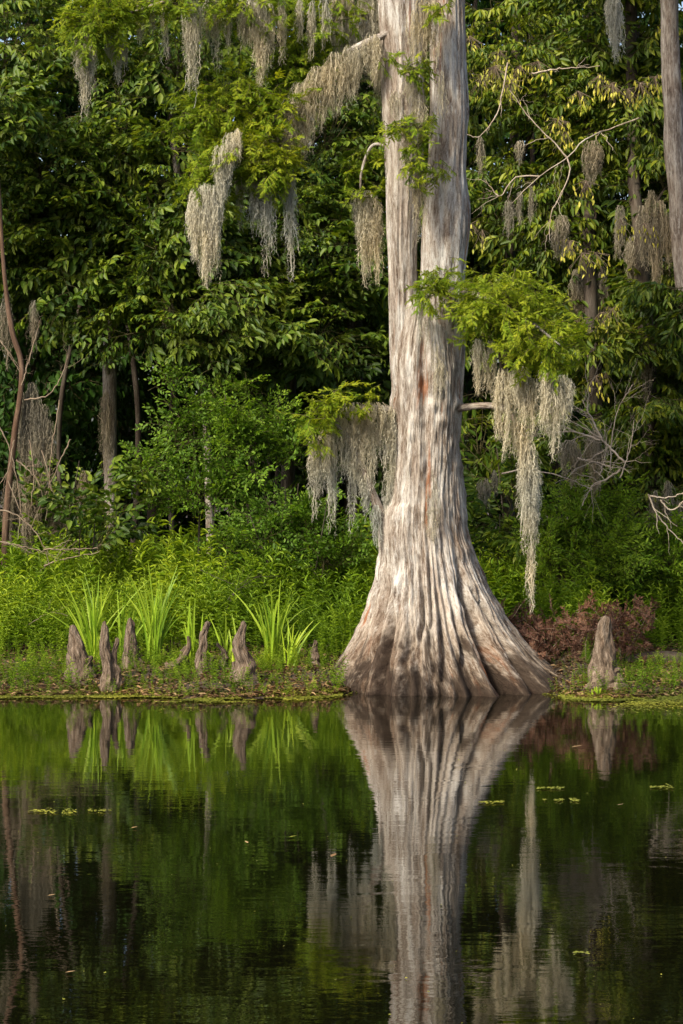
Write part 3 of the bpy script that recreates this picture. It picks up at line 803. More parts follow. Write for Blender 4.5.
n_ = 62
OV = 'oval-leaved trees of the forest edge'
ASH = 'pod-bearing ash trees of the forest edge'
DEEP = 'shaded trees deeper in the forest'
AA = [
 ('oval-leaved tree at the photo edge with leaves down to the reddish crooked tree', [(-25,600,31),(-30,300,31),(-20,-60,31),(-10,-500,31)], .10,
  [(5,50,30.6,1.0,.9,.8,n_),(40,150,30.3,.95,.8,.8,n_),(-10,240,30.4,.9,.6,.8,50),(55,235,30.2,.7,.5,.6,36),(0,-120,32.2,1.3,1.0,1.0,40)], 0),
 ('oval-leaved tree with a pale stem showing below the ragged dim moss tuft', [(112,560,31.6),(110,300,31.6),(121,140,31.4),(124,-40,31.4),(130,-500,31.4)], .085,
  [(120,90,30.8,.95,.8,.8,56),(85,190,30.3,.95,.75,.8,n_),(75,285,30.4,.85,.45,.7,44),(140,250,30.2,.75,.6,.7,44),(90,-90,32.2,1.3,1.0,1.0,40)], -.03),
 ('oval-leaved tree with a slim leaning pale stem between two moss beards', [(214,590,30.4),(204,380,30.4),(190,290,30.3),(177,170,30.3),(168,60,30.4),(160,-400,30.4)], .05,
  [(165,170,30.0,.75,.65,.6,44),(150,315,29.9,.75,.55,.6,46),(230,320,29.8,.85,.65,.7,56),(185,240,29.9,.7,.5,.6,40),(180,60,30.4,.9,.8,.7,44)], .06),
 ('oval-leaved tree spreading its leaves around the long pointed moss tail', [(285,580,31.8),(290,330,31.8),(283,100,31.6),(280,-500,31.6)], .09,
  [(275,230,31.0,1.0,.8,.8,n_),(330,250,30.9,.8,.8,.8,52),(300,345,30.6,1.0,.6,.8,n_),(325,130,31.2,1.0,.9,.8,56),(260,20,31.6,1.2,.9,.9,50),(330,-110,32.4,1.3,1.0,1.0,40)], -.02),
 ('oval-leaved tree hidden by the thinner cypress stem and its moss mat', [(362,580,32.2),(356,330,32.2),(352,60,32.2),(350,-500,32.2)], .09,
  [(350,330,31.4,.75,.8,.7,50),(352,430,31.2,.7,.5,.7,40),(372,210,31.8,.8,.9,.8,46),(420,120,32.0,1.0,1.3,.8,46)], -.04),
]
for k, (lab, tp, r0, lobes, tone) in enumerate(AA):
    tree('broadleaf_tree', lab, 'tree', tp, r0, r0 * .6, lobes, BA + BB[:1] + SH[:1], L_dark, M_pale if k in (1, 2) else M_bg, OV, 1.0, tone + .03)
BBT = [
 ('ash tree with hanging yellow pods beside the thicker cypress stem', [(512,590,31.4),(505,350,31.4),(515,120,31.2),(520,-500,31.2)], .08,
  [(505,60,30.6,.95,.75,.8,56),(500,200,30.6,.8,.8,.8,50),(545,110,30.2,.7,.6,.6,44),(490,320,30.8,.8,.7,.7,46),(480,440,30.4,.65,.55,.6,40),(520,-110,32.2,1.3,1.0,1.0,40)],
  [(495,75,29.6,34),(510,90,29.6,34),(482,85,29.7,22),(520,75,29.7,24),(538,70,29.5,16),(557,128,29.5,26),(565,140,29.5,14),(472,232,29.9,16),(482,238,29.9,10),(500,60,29.7,22),(470,45,30,16)]),
 ('ash tree with yellow pods above the tangle of dead branches', [(600,590,29.2),(596,400,29.1),(590,260,29.3),(588,60,30.2),(585,-500,30.6)], .085,
  [(590,50,30.2,1.0,.75,.7,56),(565,190,29.9,.7,.5,.6,42),(605,185,29.9,.65,.5,.6,38),(570,245,29.8,.6,.45,.5,36),(598,335,28.6,.35,.25,.25,14),(588,425,28.5,.35,.22,.25,13),(610,310,29.7,.6,.4,.5,34),(560,300,30.4,.8,.6,.7,40),(600,380,29.9,.6,.4,.5,30),(590,-110,32.2,1.3,1.0,1.0,40)],
  [(612,92,29.3,30),(600,84,29.4,22),(578,100,29.4,18),(570,250,29.0,24),(582,262,29.0,16),(596,262,29.0,16),(612,318,29.0,18),(600,322,29.0,12),(596,385,29.2,12),(586,190,29.2,16),(606,382,29.2,8)]),
 ('ash tree with a mossy trunk next to the white-barked trunk', [(654,590,29.0),(650,400,28.9),(640,240,28.9),(632,100,29.6),(630,-500,30.4)], .095,
  [(640,110,29.8,.75,.6,.6,46),(668,185,29.4,.6,.45,.5,36),(640,200,29.9,.5,.4,.5,24),(650,345,28.4,.3,.25,.22,12),(655,405,28.4,.35,.22,.25,14),(640,300,28.4,.25,.2,.2,8),(668,290,29.2,.5,.35,.5,30),(640,20,30.2,.9,.7,.7,46),(668,380,29.3,.55,.5,.5,36),(640,455,29.2,.7,.45,.5,44)],
  [(640,92,29.1,26),(655,86,29.2,18),(628,98,29.1,16),(620,228,29.1,14),(644,232,29.1,10),(668,30,29.4,16)]),
]
for lab, tp, r0, lobes, seeds in BBT:
    tree('ash_tree', lab, 'tree', tp, r0, r0 * .6, lobes, BB, L_olive, M_bg, ASH, 1.0, 0.04, .82, seeds=seeds)
tree('ash_tree', 'ash tree with leaves reaching in from the photo edge above the log', 'tree', [(712,600,30.2),(716,300,30.2),(715,-400,30.2)], .09, .05,
     [(672,455,29.0,.55,.5,.5,40),(690,370,29.4,.6,.5,.5,34),(655,500,28.8,.45,.3,.4,24),(700,80,30.4,1.0,1.0,.8,44)], BB, L_olive, M_bg, ASH, 1.0, 0.0)
tree('white_barked_tree', 'tree with stout white bark, upper stem bright in the sun beside dim mossy trunks', 'tree',
     [(712,610,28.6),(702,420,28.5),(684,260,28.4),(674,130,28.3),(670,30,28.3),(668,-150,28.3),(668,-600,28.3)], .125, .095,
     [(676,300,27.9,.35,.28,.25,16),(640,-60,28.9,1.1,.5,.7,40),(700,-80,28.4,.9,.6,.7,34)], BB, L_olive, M_pale, None)
tree('crooked_tree', 'crooked reddish slim tree with bare forks, half wrapped in grey moss', 'tree',
     [(2,590,28.9),(6,520,28.9),(14,440,28.8),(22,370,28.8),(12,330,28.8),(4,270,28.8),(-4,150,29)], .042, .022, [(-10,120,29.2,.6,.5,.5,26)], BA, L_dark, M_red, None)

# deeper row
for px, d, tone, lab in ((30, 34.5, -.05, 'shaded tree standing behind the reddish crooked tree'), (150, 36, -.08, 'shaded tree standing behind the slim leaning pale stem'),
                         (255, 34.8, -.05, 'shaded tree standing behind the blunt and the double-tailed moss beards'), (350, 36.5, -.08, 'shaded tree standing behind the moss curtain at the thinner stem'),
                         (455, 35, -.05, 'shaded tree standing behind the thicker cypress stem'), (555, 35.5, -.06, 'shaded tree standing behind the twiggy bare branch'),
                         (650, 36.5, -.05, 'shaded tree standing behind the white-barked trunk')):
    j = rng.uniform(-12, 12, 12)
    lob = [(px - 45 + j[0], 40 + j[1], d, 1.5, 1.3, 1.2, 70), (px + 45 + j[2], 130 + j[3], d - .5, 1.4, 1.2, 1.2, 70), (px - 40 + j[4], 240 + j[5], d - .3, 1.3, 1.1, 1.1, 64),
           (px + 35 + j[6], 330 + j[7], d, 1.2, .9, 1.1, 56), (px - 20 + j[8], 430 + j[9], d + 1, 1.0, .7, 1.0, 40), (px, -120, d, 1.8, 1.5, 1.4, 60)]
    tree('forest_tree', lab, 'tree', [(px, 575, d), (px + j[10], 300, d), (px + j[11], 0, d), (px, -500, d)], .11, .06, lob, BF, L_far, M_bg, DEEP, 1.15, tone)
for px, d, r, lab in ((70, 32.5, .05, 'thin bare trunk in the dark gap beside the reddish crooked tree'), (128, 33, .06, 'thin bare trunk in the dark gap behind the light green bush'),
                      (178, 32.2, .05, 'thin bare trunk rising out of the light green bush'), (243, 31.4, .05, 'thin grey trunk standing in the dark hollow beside the light green bush'),
                      (266, 33, .045, 'thin grey trunk deep inside the dark hollow'), (548, 32.5, .06, 'thin bare trunk in the gap behind the longest moss beard'),
                      (478, 33, .05, 'thin bare trunk in the gap next to the trunk flare')):
    j = rng.uniform(-30, 30, 3); r = r * .72
    tree('slim_tree', lab, 'tree', [(px, 580, d), (px + j[0], 420, d), (px + j[1], 200, d), (px + j[2], -200, d)], r, r * .6, [(px + j[2], -200, d, 1.0, 1.0, .8, 30)], BA, L_dark, M_bg)

# far wood: one mass nobody could count
M = MB(); n = 750
ux = rng.uniform(-15, 15, n); uy = rng.uniform(40, 52, n); uz = rng.uniform(0, 1, n) ** .9 * 15 + 0.3
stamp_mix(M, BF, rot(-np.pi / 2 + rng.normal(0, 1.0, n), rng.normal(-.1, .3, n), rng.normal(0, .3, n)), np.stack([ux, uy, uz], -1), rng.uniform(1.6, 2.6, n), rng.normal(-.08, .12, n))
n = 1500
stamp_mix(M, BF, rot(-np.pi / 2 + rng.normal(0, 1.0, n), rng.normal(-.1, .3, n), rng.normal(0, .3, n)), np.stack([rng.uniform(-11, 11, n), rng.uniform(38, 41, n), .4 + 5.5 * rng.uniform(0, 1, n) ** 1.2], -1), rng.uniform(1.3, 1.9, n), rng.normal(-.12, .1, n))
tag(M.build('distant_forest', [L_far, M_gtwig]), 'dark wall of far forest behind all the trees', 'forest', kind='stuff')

# ------------------------------------------------------------------ shrubs
def shrub(name, label, px, py_base, lobes, tms, lm, tone=0, dens=1.0, stems=5, d=28.5, scale=1.0, group='bushes at the forest edge'):
    x = (px - 341.5) * d / F_PX
    base = np.array([x, d, float(gz(x, d)) - .05])
    root = empty(name, tuple(base), label, 'bush', group)
    for k in range(stems):
        lb = lobes[k % len(lobes)]; c = P(lb[0], lb[1], lb[2]) + rng.normal(0, .12, 3)
        S = MB(); b = base + np.array([rng.normal(0, .12), rng.normal(0, .1), 0])
        tube(S, spline([b, (b + c) / 2 + rng.normal(0, .08, 3), c + [0, 0, .3]], 12), np.linspace(.014, .005, 12), 5, 0, .5, .1)
        child(S, 'stem', M_bg, root)
    M = MB(); crown(M, lobes, tms, scale, tone, dens, 0.55)
    child(M, 'foliage', [lm, M_gtwig], root)
    return root


shrub('bush', 'tall light green bush with small leaves, in front of the oval-leaved trees', 205, 560,
      [(186,430,29.2,.28,.30,.3,18),(240,425,28.9,.36,.30,.35,28),(195,488,28.8,.42,.28,.35,30),(208,398,29.3,.22,.26,.25,13),(244,482,28.8,.3,.25,.3,22),(275,412,29,.22,.14,.2,7),(152,462,29,.2,.16,.2,8),(250,385,29,.10,.16,.1,4),(170,378,29.2,.10,.16,.1,4),(290,450,28.8,.15,.14,.15,6),(222,452,28.7,.25,.2,.2,12)], SH, L_shrub, .0)
shrub('bush', 'low rounded mid-green bush beside the dark hollow near the moss mat', 285, 560,
      [(278,520,28.4,.35,.25,.3,30),(310,525,28.3,.3,.25,.3,26),(255,543,28.2,.35,.2,.3,24),(325,548,28,.3,.2,.3,16)], SH, L_shrub, -.12)
shrub('bush', 'bright green fine-leaved bush beyond the longest moss beard', 595, 600,
      [(580,530,27.6,.5,.45,.4,54),(610,560,27.4,.45,.45,.4,46),(560,560,27.5,.4,.4,.4,36),(600,500,27.7,.35,.3,.3,24)], SH2, L_shrub, .28)
shrub('sapling', 'large-leaved sapling in the gap near fallen pale branches', 95, 560,
      [(88,498,28.6,.28,.14,.3,5),(105,525,28.5,.28,.14,.3,5),(72,535,28.6,.2,.1,.25,3),(132,500,28.8,.25,.15,.3,4)], BA, L_dark, .05, stems=3)
shrub('sapling', 'large-leaved sapling in the gap between trunk flare and longest moss beard', 500, 580,
      [(490,520,28.4,.4,.3,.3,14),(505,470,28.8,.4,.4,.3,14),(515,545,28,.35,.25,.3,10)], BB, L_dark, .06, stems=3)
shrub('bush', 'small mid-green bush under the leaves at the photo edge above the log', 668, 590,
      [(665,560,27.8,.4,.3,.35,30),(640,580,27.6,.35,.25,.3,24),(690,540,28,.4,.4,.35,26)], SH2, L_shrub, .12)

# ------------------------------------------------------------------ undergrowth
HB = [herb(rng.uniform(.5, .72), 30) for _ in range(6)]
M = MB(); n = 5200
ux = rng.uniform(-6.5, 6.5, n); uy = rng.uniform(25.5, 31.0, n)
front = 25.72 + 0.35 * (vn(ux * 1.1 + 9, 0 * ux, 77) - .5) + np.where(ux > 1.5, .25, 0)
ok = (uy > front) & ~((np.hypot(ux - px_x(446), uy - D0) < 1.0))
ux, uy = ux[ok], uy[ok]; n = len(ux)
hs = (0.55 + 0.9 * vn(ux * 1.7 + 3, uy * 1.7, 78)) * np.interp(uy - 25.7, [0, .6, 2, 4], [.42, 1.0, 1.35, 1.55])
R = rot(rng.uniform(0, 6.3, n), rng.normal(0, .16, n), rng.normal(0, .16, n))
stamp_mix(M, HB, R, np.stack([ux, uy, gz(ux, uy) - .03], -1), hs * rng.uniform(.8, 1.15, n), rng.normal(.02, .12, n) + .5 * (vn(ux * 1.1 + 5, uy * 1.1, 79) - .5))
n = 700
ux = rng.uniform(-9, 9, n); uy = rng.uniform(31, 40, n)
stamp_mix(M, HB, rot(rng.uniform(0, 6.3, n), rng.normal(0, .2, n), rng.normal(0, .2, n)), np.stack([ux, uy, gz(ux, uy) - .03], -1), rng.uniform(1.0, 1.7, n), rng.normal(-.2, .1, n))
tag(M.build('undergrowth', [L_herb, L_herb]), 'dense bright green weeds covering the ground between bank and forest', 'undergrowth', kind='stuff')

# low seedlings on the bank
M = MB(); n = 2600
ux = rng.uniform(-4.6, 4.6, n); uy = shore(ux) + rng.uniform(.05, 2.0, n)
ok = np.hypot(ux - px_x(446), uy - D0) > 1.15
ux, uy = ux[ok], uy[ok]; n = len(ux)
stamp_mix(M, HB, rot(rng.uniform(0, 6.3, n), rng.normal(0, .3, n), rng.normal(0, .3, n)), np.stack([ux, uy, gz(ux, uy) - .02], -1), rng.uniform(.10, .34, n) * (1 + .6 * (vn(ux * 2, uy * 2, 55) > .62)), rng.normal(0, .15, n))
tag(M.build('bank_weeds', [L_herb, L_herb]), 'small green seedlings scattered over the brown bank', 'weeds', kind='stuff')


def grass_tuft(label, px, py, blades, h, spread, lean=0.0, tone=0.0, d=None):
    d = ground_d(px, py) - .12 if d is None else d
    x = (px - 341.5) * d / F_PX; base = np.array([x, d, float(gz(x, d)) - .02])
    M = MB()
    for k in range(int(blades * 1.5)):
        L = h * rng.uniform(.6, 1.1); a = rng.uniform(0, 6.3); ten = abs(rng.normal(0, spread * 1.05)) + .03
        dx = math.cos(a) * ten + lean * rng.uniform(.3, 1.2); dy = math.sin(a) * ten * .7
        u = np.linspace(0, 1, 9); curl = rng.uniform(.05, .35) if rng.uniform() < .8 else rng.uniform(.5, .9)
        p = base + np.array([rng.normal(0, .035), rng.normal(0, .03), 0]) + np.stack([dx * L * (u * .5 + u ** 2 * (.5 + curl)), dy * L * (u * .5 + u ** 2 * .5), L * (u - curl * .35 * u ** 3)], -1)
        w = (.0135 * rng.uniform(.8, 1.2) * np.minimum(1, .5 + 2 * u) * np.sqrt(np.clip(1.02 - u, 0, 1)))
        ya = rng.uniform(-.9, .9) ; sd = np.array([math.cos(ya), math.sin(ya), 0])
        V = np.stack([p - sd * w[:, None], p + np.array([-sd[1], sd[0], 0]) * w[:, None] * .45, p + sd * w[:, None]], 1).reshape(-1, 3)
        i3 = np.arange(8) * 3
        Fq = np.concatenate([np.stack([i3, i3 + 1, i3 + 4, i3 + 3], -1), np.stack([i3 + 1, i3 + 2, i3 + 5, i3 + 4], -1)])
        M.add(V, Fq, np.clip((.53 if rng.uniform() > .08 else .8) + tone + rng.normal(0, .2) + .12 * np.repeat(u, 3), 0, 1))
    o = M.build('grass_tuft', L_blade, origin=base)
    return tag(o, label, 'grass', 'tall grass tufts along the bank')


exec(compile('''
grass_tuft('tall spreading grass tuft fanning out behind the tallest pair of cypress knees', 94, 664, 22, .95, .28, -.06, .08)
grass_tuft('upright grass tuft between the split knee and the bottle-shaped knee', 122, 662, 12, .75, .16, .05, 0)
grass_tuft('tallest grass tuft with broad blades behind the curled root', 154, 662, 24, 1.0, .17, .06, .05)
grass_tuft('narrow grass tuft hugging the slim dark knee', 194, 664, 11, .75, .10, .0, .1)
grass_tuft('bent thin grass tuft leaning against the stout leaning knee', 230, 668, 9, .6, .28, -.1, .05)
grass_tuft('bright grass tuft with arching blades beyond the stout leaning knee', 272, 660, 20, .82, .18, .02, .08)
grass_tuft('short open grass tuft beside the smallest knee', 290, 664, 10, .48, .25, .12, .12)
grass_tuft('dim grass tuft growing against the trunk flare', 352, 648, 14, .7, .25, -.1, -.1)
grass_tuft('tall dark grass tuft behind the trunk flare under the longest moss beard', 492, 618, 26, .8, .3, .02, -.14)
grass_tuft('dark grass tuft beside the tail of the longest moss beard', 520, 622, 22, .75, .3, .0, -.16)
grass_tuft('thin short grass tuft standing in the duckweed by the shaggy knee', 598, 692, 5, .14, .12, 0, .1)
''', 'grass', 'exec'))


# ------------------------------------------------------------------ cypress knees
def knee(label, px, py0, py1, wpx, lean=0.0, peaks=(), tip=.22, seed=1, m=None, d=None, belly=0.0):
    d = ground_d(px, py0) if d is None else d
    s = d / F_PX; h = (py0 - py1) * s; w = wpx * s / 2 * 1.18
    x = (px - 341.5) * s; g0 = float(gz(x, d + w * .5))
    M = MB()
    base = np.array([x, d + w * .6, CAM_Z - (py0 - HOR) * s - .05])
    for (ox, oy, hh, ww) in [(0, 0, 1.0, 1.0)] + list(peaks):
        rr, cc = 70, 72
        u = np.linspace(0, 1, rr); th = np.linspace(0, 2 * np.pi, cc, endpoint=False)
        TH, U = np.meshgrid(th, u); H = (h + .05) * hh
        prof = np.interp(u, [0, .06, .2, .4, .6, .8, .92, .97, .99, 1], [1.6, 1.18, .88 + belly, .66 + belly, .48 + belly * .6, .5 * .30 + .6 * tip, tip * .85, tip * .62, tip * .38, 0.0])
        fl = np.abs(vn(TH * 7 / (2 * np.pi), U * 1.3, seed, 7) - .5) * 2; f2 = np.abs(vn(TH * 19 / (2 * np.pi), U * 2.5, seed + 1, 19) - .5) * 2
        r = w * ww * prof[:, None] * (1 - .28 * (1 - fl) * (1.1 - U) - .12 * (1 - f2)) * (1 + .22 * (vn(TH * 3 / (2 * np.pi), U * 3, seed + 2, 3) - .5))
        r += ((vn(TH * 30 / (2 * np.pi), U * 16, seed + 3, 30) - .5) * .014 + (vn(TH * 9 / (2 * np.pi), U * 9, seed + 4, 9) - .5) * .046 * (1 - .5 * U)) * (U < .985)
        bx = (vn(u * 3, 0 * u, seed + 5) - .5) * .07
        X = base[0] + ox * w + lean * H * u[:, None] + bx[:, None] + r * np.cos(TH); Y = base[1] + oy * w + r * np.sin(TH) * .9
        Zk = base[2] + H * U
        a = np.arange(rr - 1)[:, None] * cc; j = np.arange(cc)[None]; j2 = (j + 1) % cc
        bc = np.stack([np.cos(TH) * .12, np.sin(TH) * .12, Zk], -1)
        M.add(np.stack([X, Y, Zk], -1).reshape(-1, 3), np.stack([a + j, a + j2, a + cc + j2, a + cc + j], -1).reshape(-1, 4), .5, 0, bc.reshape(-1, 3))
        seed += 10
    o = M.build('cypress_knee', m or M_knee, origin=base)
    return tag(o, label, 'cypress knee', 'cypress knees on the bank')


exec(compile('''
knee('broad cypress knee with a low side shoulder, at the outer end of the row', 74, 682, 625, 30, .02, [(.75,-.1,.5,.6),(-.5,.2,.35,.6)], .3, 101, belly=.10)
knee('split cypress knee with twin spires standing closest to the water', 105, 692, 621, 19, .0, [(.75,.3,.78,.7)], .3, 131, belly=.06)
knee('bottle-shaped cypress knee with a narrow neck, next to the split one', 131, 670, 618, 24, .0, [(.3,.2,.5,.8)], .26, 161, belly=-.10)
knee('small crooked stub of a knee beside the curled root', 181, 668, 645, 14, .1, [], .4, 191)
knee('slim dark cypress knee hugged by a narrow grass tuft', 205, 675, 621, 18, -.02, [(.6,.3,.4,.7)], .3, 211, belly=.02)
knee('low dark knee half hidden between the slim one and the stout leaning one', 221, 672, 643, 12, .0, [], .35, 231, belly=.1)
knee('stout cypress knee leaning over, lit on one flank, in front of bright grass', 241, 684, 621, 28, .03, [(.5,-.1,.42,.7),(-.4,.2,.4,.6)], .28, 251, belly=.04)
knee('smallest cypress knee, a sharp point near the trunk flare', 316, 667, 640, 15, .03, [(-.5,.2,.5,.6)], .2, 281, belly=-.06)
knee('tall shaggy cypress knee standing alone in the red-brown brush', 607, 690, 616, 36, .02, [(.4,-.1,.35,.9),(-.3,-.2,.3,.9)], .34, 301, belly=.14)
''', 'knees', 'exec'))
# curled root
M = MB(); d = ground_d(188, 672)
tube(M, limb_path([(166, 668), (176, 664), (185, 655), (189, 645), (188, 636)], d, d, 24), np.linspace(.055, .014, 24), 9, 0, .5, .2, seed=5)
tag(M.build('curled_root', M_knee, origin=None), 'curled cypress root rising out of the bank between knees', 'root')


# ------------------------------------------------------------------ bare branches
def branch_tree(M, path, r0, r1, nsub, ln, depth=1, droop=0.0, mi=0):
    n = len(path); tube(M, path, np.linspace(r0, r1, n), 5, mi, .5, .12, seed=int(rng.integers(999)))
    if depth < 0: return
    for k in range(nsub):
        f = rng.uniform(.2, .95); i0 = int(f * (n - 1)); a = path[i0]; t = path[min(i0 + 1, n - 1)] - path[max(i0 - 1, 0)]; t = t / (np.linalg.norm(t) + 1e-9)
        dv = t + rng.normal(0, .6, 3) * np.array([1, .6, 1]); dv /= np.linalg.norm(dv); L = ln * rng.uniform(.4, 1.2)
        u = np.linspace(0, 1, 8)[:, None]
        p = a + dv * L * u + np.array([0, 0, -droop]) * L * u ** 2 + rng.normal(0, .06, 3) * L * u ** 2 + rng.normal(0, .008, (8, 3)) * (u > 0)
        rr = r0 + (r1 - r0) * f
        branch_tree(M, p, rr * .55, rr * .2, max(nsub // 2, 1), ln * .5, depth - 1, droop)


def bare(name, label, paths, d, r0, m=M_twig, nsub=4, ln=.35, depth=1, droop=.1, group=None, cat='branch'):
    M = MB()
    for p in paths:
        q = limb_path(p, d, d, 22); q = q + rng.normal(0, .004, q.shape)
        branch_tree(M, q, r0, r0 * .35, nsub, ln, depth, droop)
    return tag(M.build(name, m), label, cat, group)


FB = 'fallen and dead branches'
bare('bare_branch', 'long pale twiggy branch without leaves, reaching across the ash leaves', [[(640,118),(612,128,29),(585,140),(567,158),(545,172),(525,190),(512,203)], [(567,158),(552,140),(530,118),(510,90)], [(567,158),(570,172),(560,195),(551,215),(549,240)], [(540,176),(515,178),(500,196),(490,186),(486,180)]], 28.4, .010, M_dry, 5, .32, 1, .2, FB)
bare('bare_branch', 'arching bare twig between the thicker stem and the yellow pods', [[(508,62),(500,105),(490,125),(478,137),(466,134)]], 28.4, .010, M_dry, 2, .2, 0, .2, FB)
bare('bare_branch', 'pale straight twig among the pods near the top of the ash', [[(532,74),(550,70),(572,68),(600,66)]], 28.6, .011, M_dry, 3, .2, 0, .1, FB)
bare('dead_branch', 'tangle of dead pale branches with a snapped orange end, beyond the bright green bush', [[(624,462),(612,450),(602,440),(590,432),(570,420)], [(602,440),(590,415),(582,400)], [(600,440),(575,432),(556,432)], [(578,458),(590,462),(610,466)], [(620,470),(605,480),(592,486),(582,506)]], 26.95, .013, M_dry, 6, .45, 1, 0, FB)
bare('dead_branch', 'thin pale dead branch running level from the longest moss beard', [[(502,474),(520,470),(545,472),(570,480),(592,490)]], 26.9, .011, M_dry, 4, .3, 1, 0, FB)
bare('dead_branch', 'pale forked dead branch hanging over the bush at the photo edge', [[(648,494),(656,512),(668,528),(686,546)], [(650,496),(668,498),(690,490)], [(660,500),(672,510),(688,496)]], 27.0, .011, M_dry, 4, .3, 0, 0, FB)
bare('dead_branch', 'fan of upright dead twigs above the leafy bush at the photo edge', [[(610,470),(612,440),(618,410),(632,385)], [(600,475),(606,450),(604,420)], [(620,478),(630,450),(634,420)]], 27.1, .008, M_dry, 6, .4, 1, 0, FB)
bare('fallen_branch', 'long pale fallen branches lying over the weeds beside the reddish crooked tree', [[(-10,508),(14,514),(32,528),(44,548),(50,566)], [(-10,540),(20,546),(46,552)], [(44,550),(70,549),(98,548)], [(44,566),(60,560),(100,552)]], 27.9, .010, M_twig, 3, .3, 1, 0, FB)
bare('dead_branch', 'bare reddish twigs forking off the crooked tree', [[(22,385),(32,350),(40,320)], [(24,400),(48,395),(62,375),(68,355)], [(14,440),(8,470),(-4,490)], [(8,480),(22,515),(28,525)], [(16,460),(36,478),(44,500)], [(30,440),(34,480),(28,520)], [(42,450),(50,480),(54,510)], [(-4,420),(10,450),(20,500),(18,540)], [(60,400),(52,450),(46,520)], [(-6,330),(8,352),(20,372)], [(70,440),(56,470),(30,530)]], 28.3, .009, M_twig, 4, .3, 1, 0, FB)
bare('fallen_branch', 'curved grey fallen twigs resting in the weeds above the bright grass tuft', [[(226,612),(236,590),(250,578),(280,576)], [(228,600),(240,588),(262,574)], [(200,570),(222,580),(246,588)]], 26.5, .005, M_bg, 3, .3, 0, 0, FB)
bare('fallen_branch', 'thin grey twig arching over the weeds near the broad shouldered knee', [[(20,630),(36,620),(52,612),(68,616)]], 26.4, .005, M_twig, 2, .2, 0, 0, FB)
bare('fallen_branch', 'thin leaning pale twigs crossing the dark hollow near the moss mat', [[(262,420),(272,448),(286,475)], [(256,458),(272,466),(288,478)]], 29.2, .008, M_twig, 1, .2, 0, 0, FB)
bare('fallen_branch', 'short pale stick lying against the base of the trunk flare', [[(545,668),(556,676),(568,680),(580,682)], [(556,690),(575,688),(596,684)]], 24.9, .012, M_twig, 2, .15, 0, 0, FB)

# fallen log
M = MB(); tube(M, limb_path([(618, 664), (640, 659), (665, 658), (700, 662)], 25.8, 25.6, 30), np.linspace(.05, .07, 30), 12, 0, .5, .18, seed=9)
tag(M.build('fallen_log', M_bg), 'grey fallen log lying on the bank beyond the shaggy knee', 'log')

# red-brown dead cypress brush
for lab, pts in (('red-brown dead brush heap between the trunk flare and the shaggy knee', [(530,646),(552,636),(572,645),(545,660),(566,630),(588,655)]),
                 ('red-brown dead brush standing behind the shaggy knee', [(596,632),(620,640),(636,622),(590,626),(628,652),(610,624)]),
                 ('small red-brown dead brush close to the trunk flare', [(515,636),(508,626),(525,652)])):
    M = MB()
    for (px, py) in pts:
        d = 25.7 + rng.uniform(-.3, .4); n = 26
        c = P(px, py, d); off = rng.normal(0, 1, (n, 3)) * np.array([.13, .16, .085])
        pos = c + off; pos[:, 2] = np.maximum(pos[:, 2], .15)
        stamp_mix(M, CT, rot(rng.uniform(0, 6.3, n), rng.uniform(-.2, 1.3, n), rng.uniform(-3, 3, n)), pos, rng.uniform(.6, 1.0, n), rng.normal(0, .12, n))
        b = np.array([c[0] + rng.normal(0, .1), d + .1, .12])
        branch_tree(M, spline([b, (b + c) / 2 + rng.normal(0, .05, 3), c + rng.normal(0, .06, 3)], 10), .009, .004, 5, .4, 1, 0, 1)
    tag(M.build('dead_brush', [L_rust, M_twig]), lab, 'brush', 'red-brown dead brush on the bank')

# ------------------------------------------------------------------ litter and duckweed
M = MB(); n = 22000
ux = rng.uniform(-6, 6, n); uy = shore(ux) + rng.uniform(0.0, 1, n) ** 1.2 * 3.0
lv, lf = leaf_arr(.06, .017, .6, .4)
R = rot(rng.uniform(0, 6.3, n), rng.normal(0, .35, n), rng.uniform(-1.2, 1.2, n))
V, Fq, t = stamp_arr(lv, lf, np.zeros(6), R, np.stack([ux, uy, gz(ux, uy) + rng.uniform(.002, .03, n)], -1), rng.uniform(.5, 1.3, n), rng.beta(1.6, 1.9, n))
M.add(V, Fq, t)
n = 900
ux = rng.uniform(-6, 6, n); uy = shore(ux) + rng.uniform(0.1, 2.6, n)
for k in range(n):
    a = np.array([ux[k], uy[k], float(gz(ux[k], uy[k])) + .015]); yaw = rng.uniform(0, 6.3); L = rng.uniform(.05, .3)
    twigtube(M, a, a + np.array([math.cos(yaw) * L, math.sin(yaw) * L, rng.uniform(-.01, .06)]), -.01, .004, .002, 0, rng.uniform(.2, .9), 4)
tag(M.build('leaf_litter', L_litter), 'dead brown leaves and twigs covering the bank', 'leaf litter', kind='stuff')


def discs(M, x, y, z, r, t):
    a = np.linspace(0, 2 * np.pi, 6, endpoint=False); k = len(x)
    V = np.stack([x[:, None] + r[:, None] * np.cos(a), y[:, None] + r[:, None] * np.sin(a), z[:, None] + 0 * a + rng.normal(0, .0015, (k, 6))], -1)
    b = np.arange(k)[:, None] * 6
    M.add(V.reshape(-1, 3), np.concatenate([b + np.array([[0, 1, 2, 3]]), b + np.array([[0, 3, 4, 5]])]), np.repeat(t, 6))


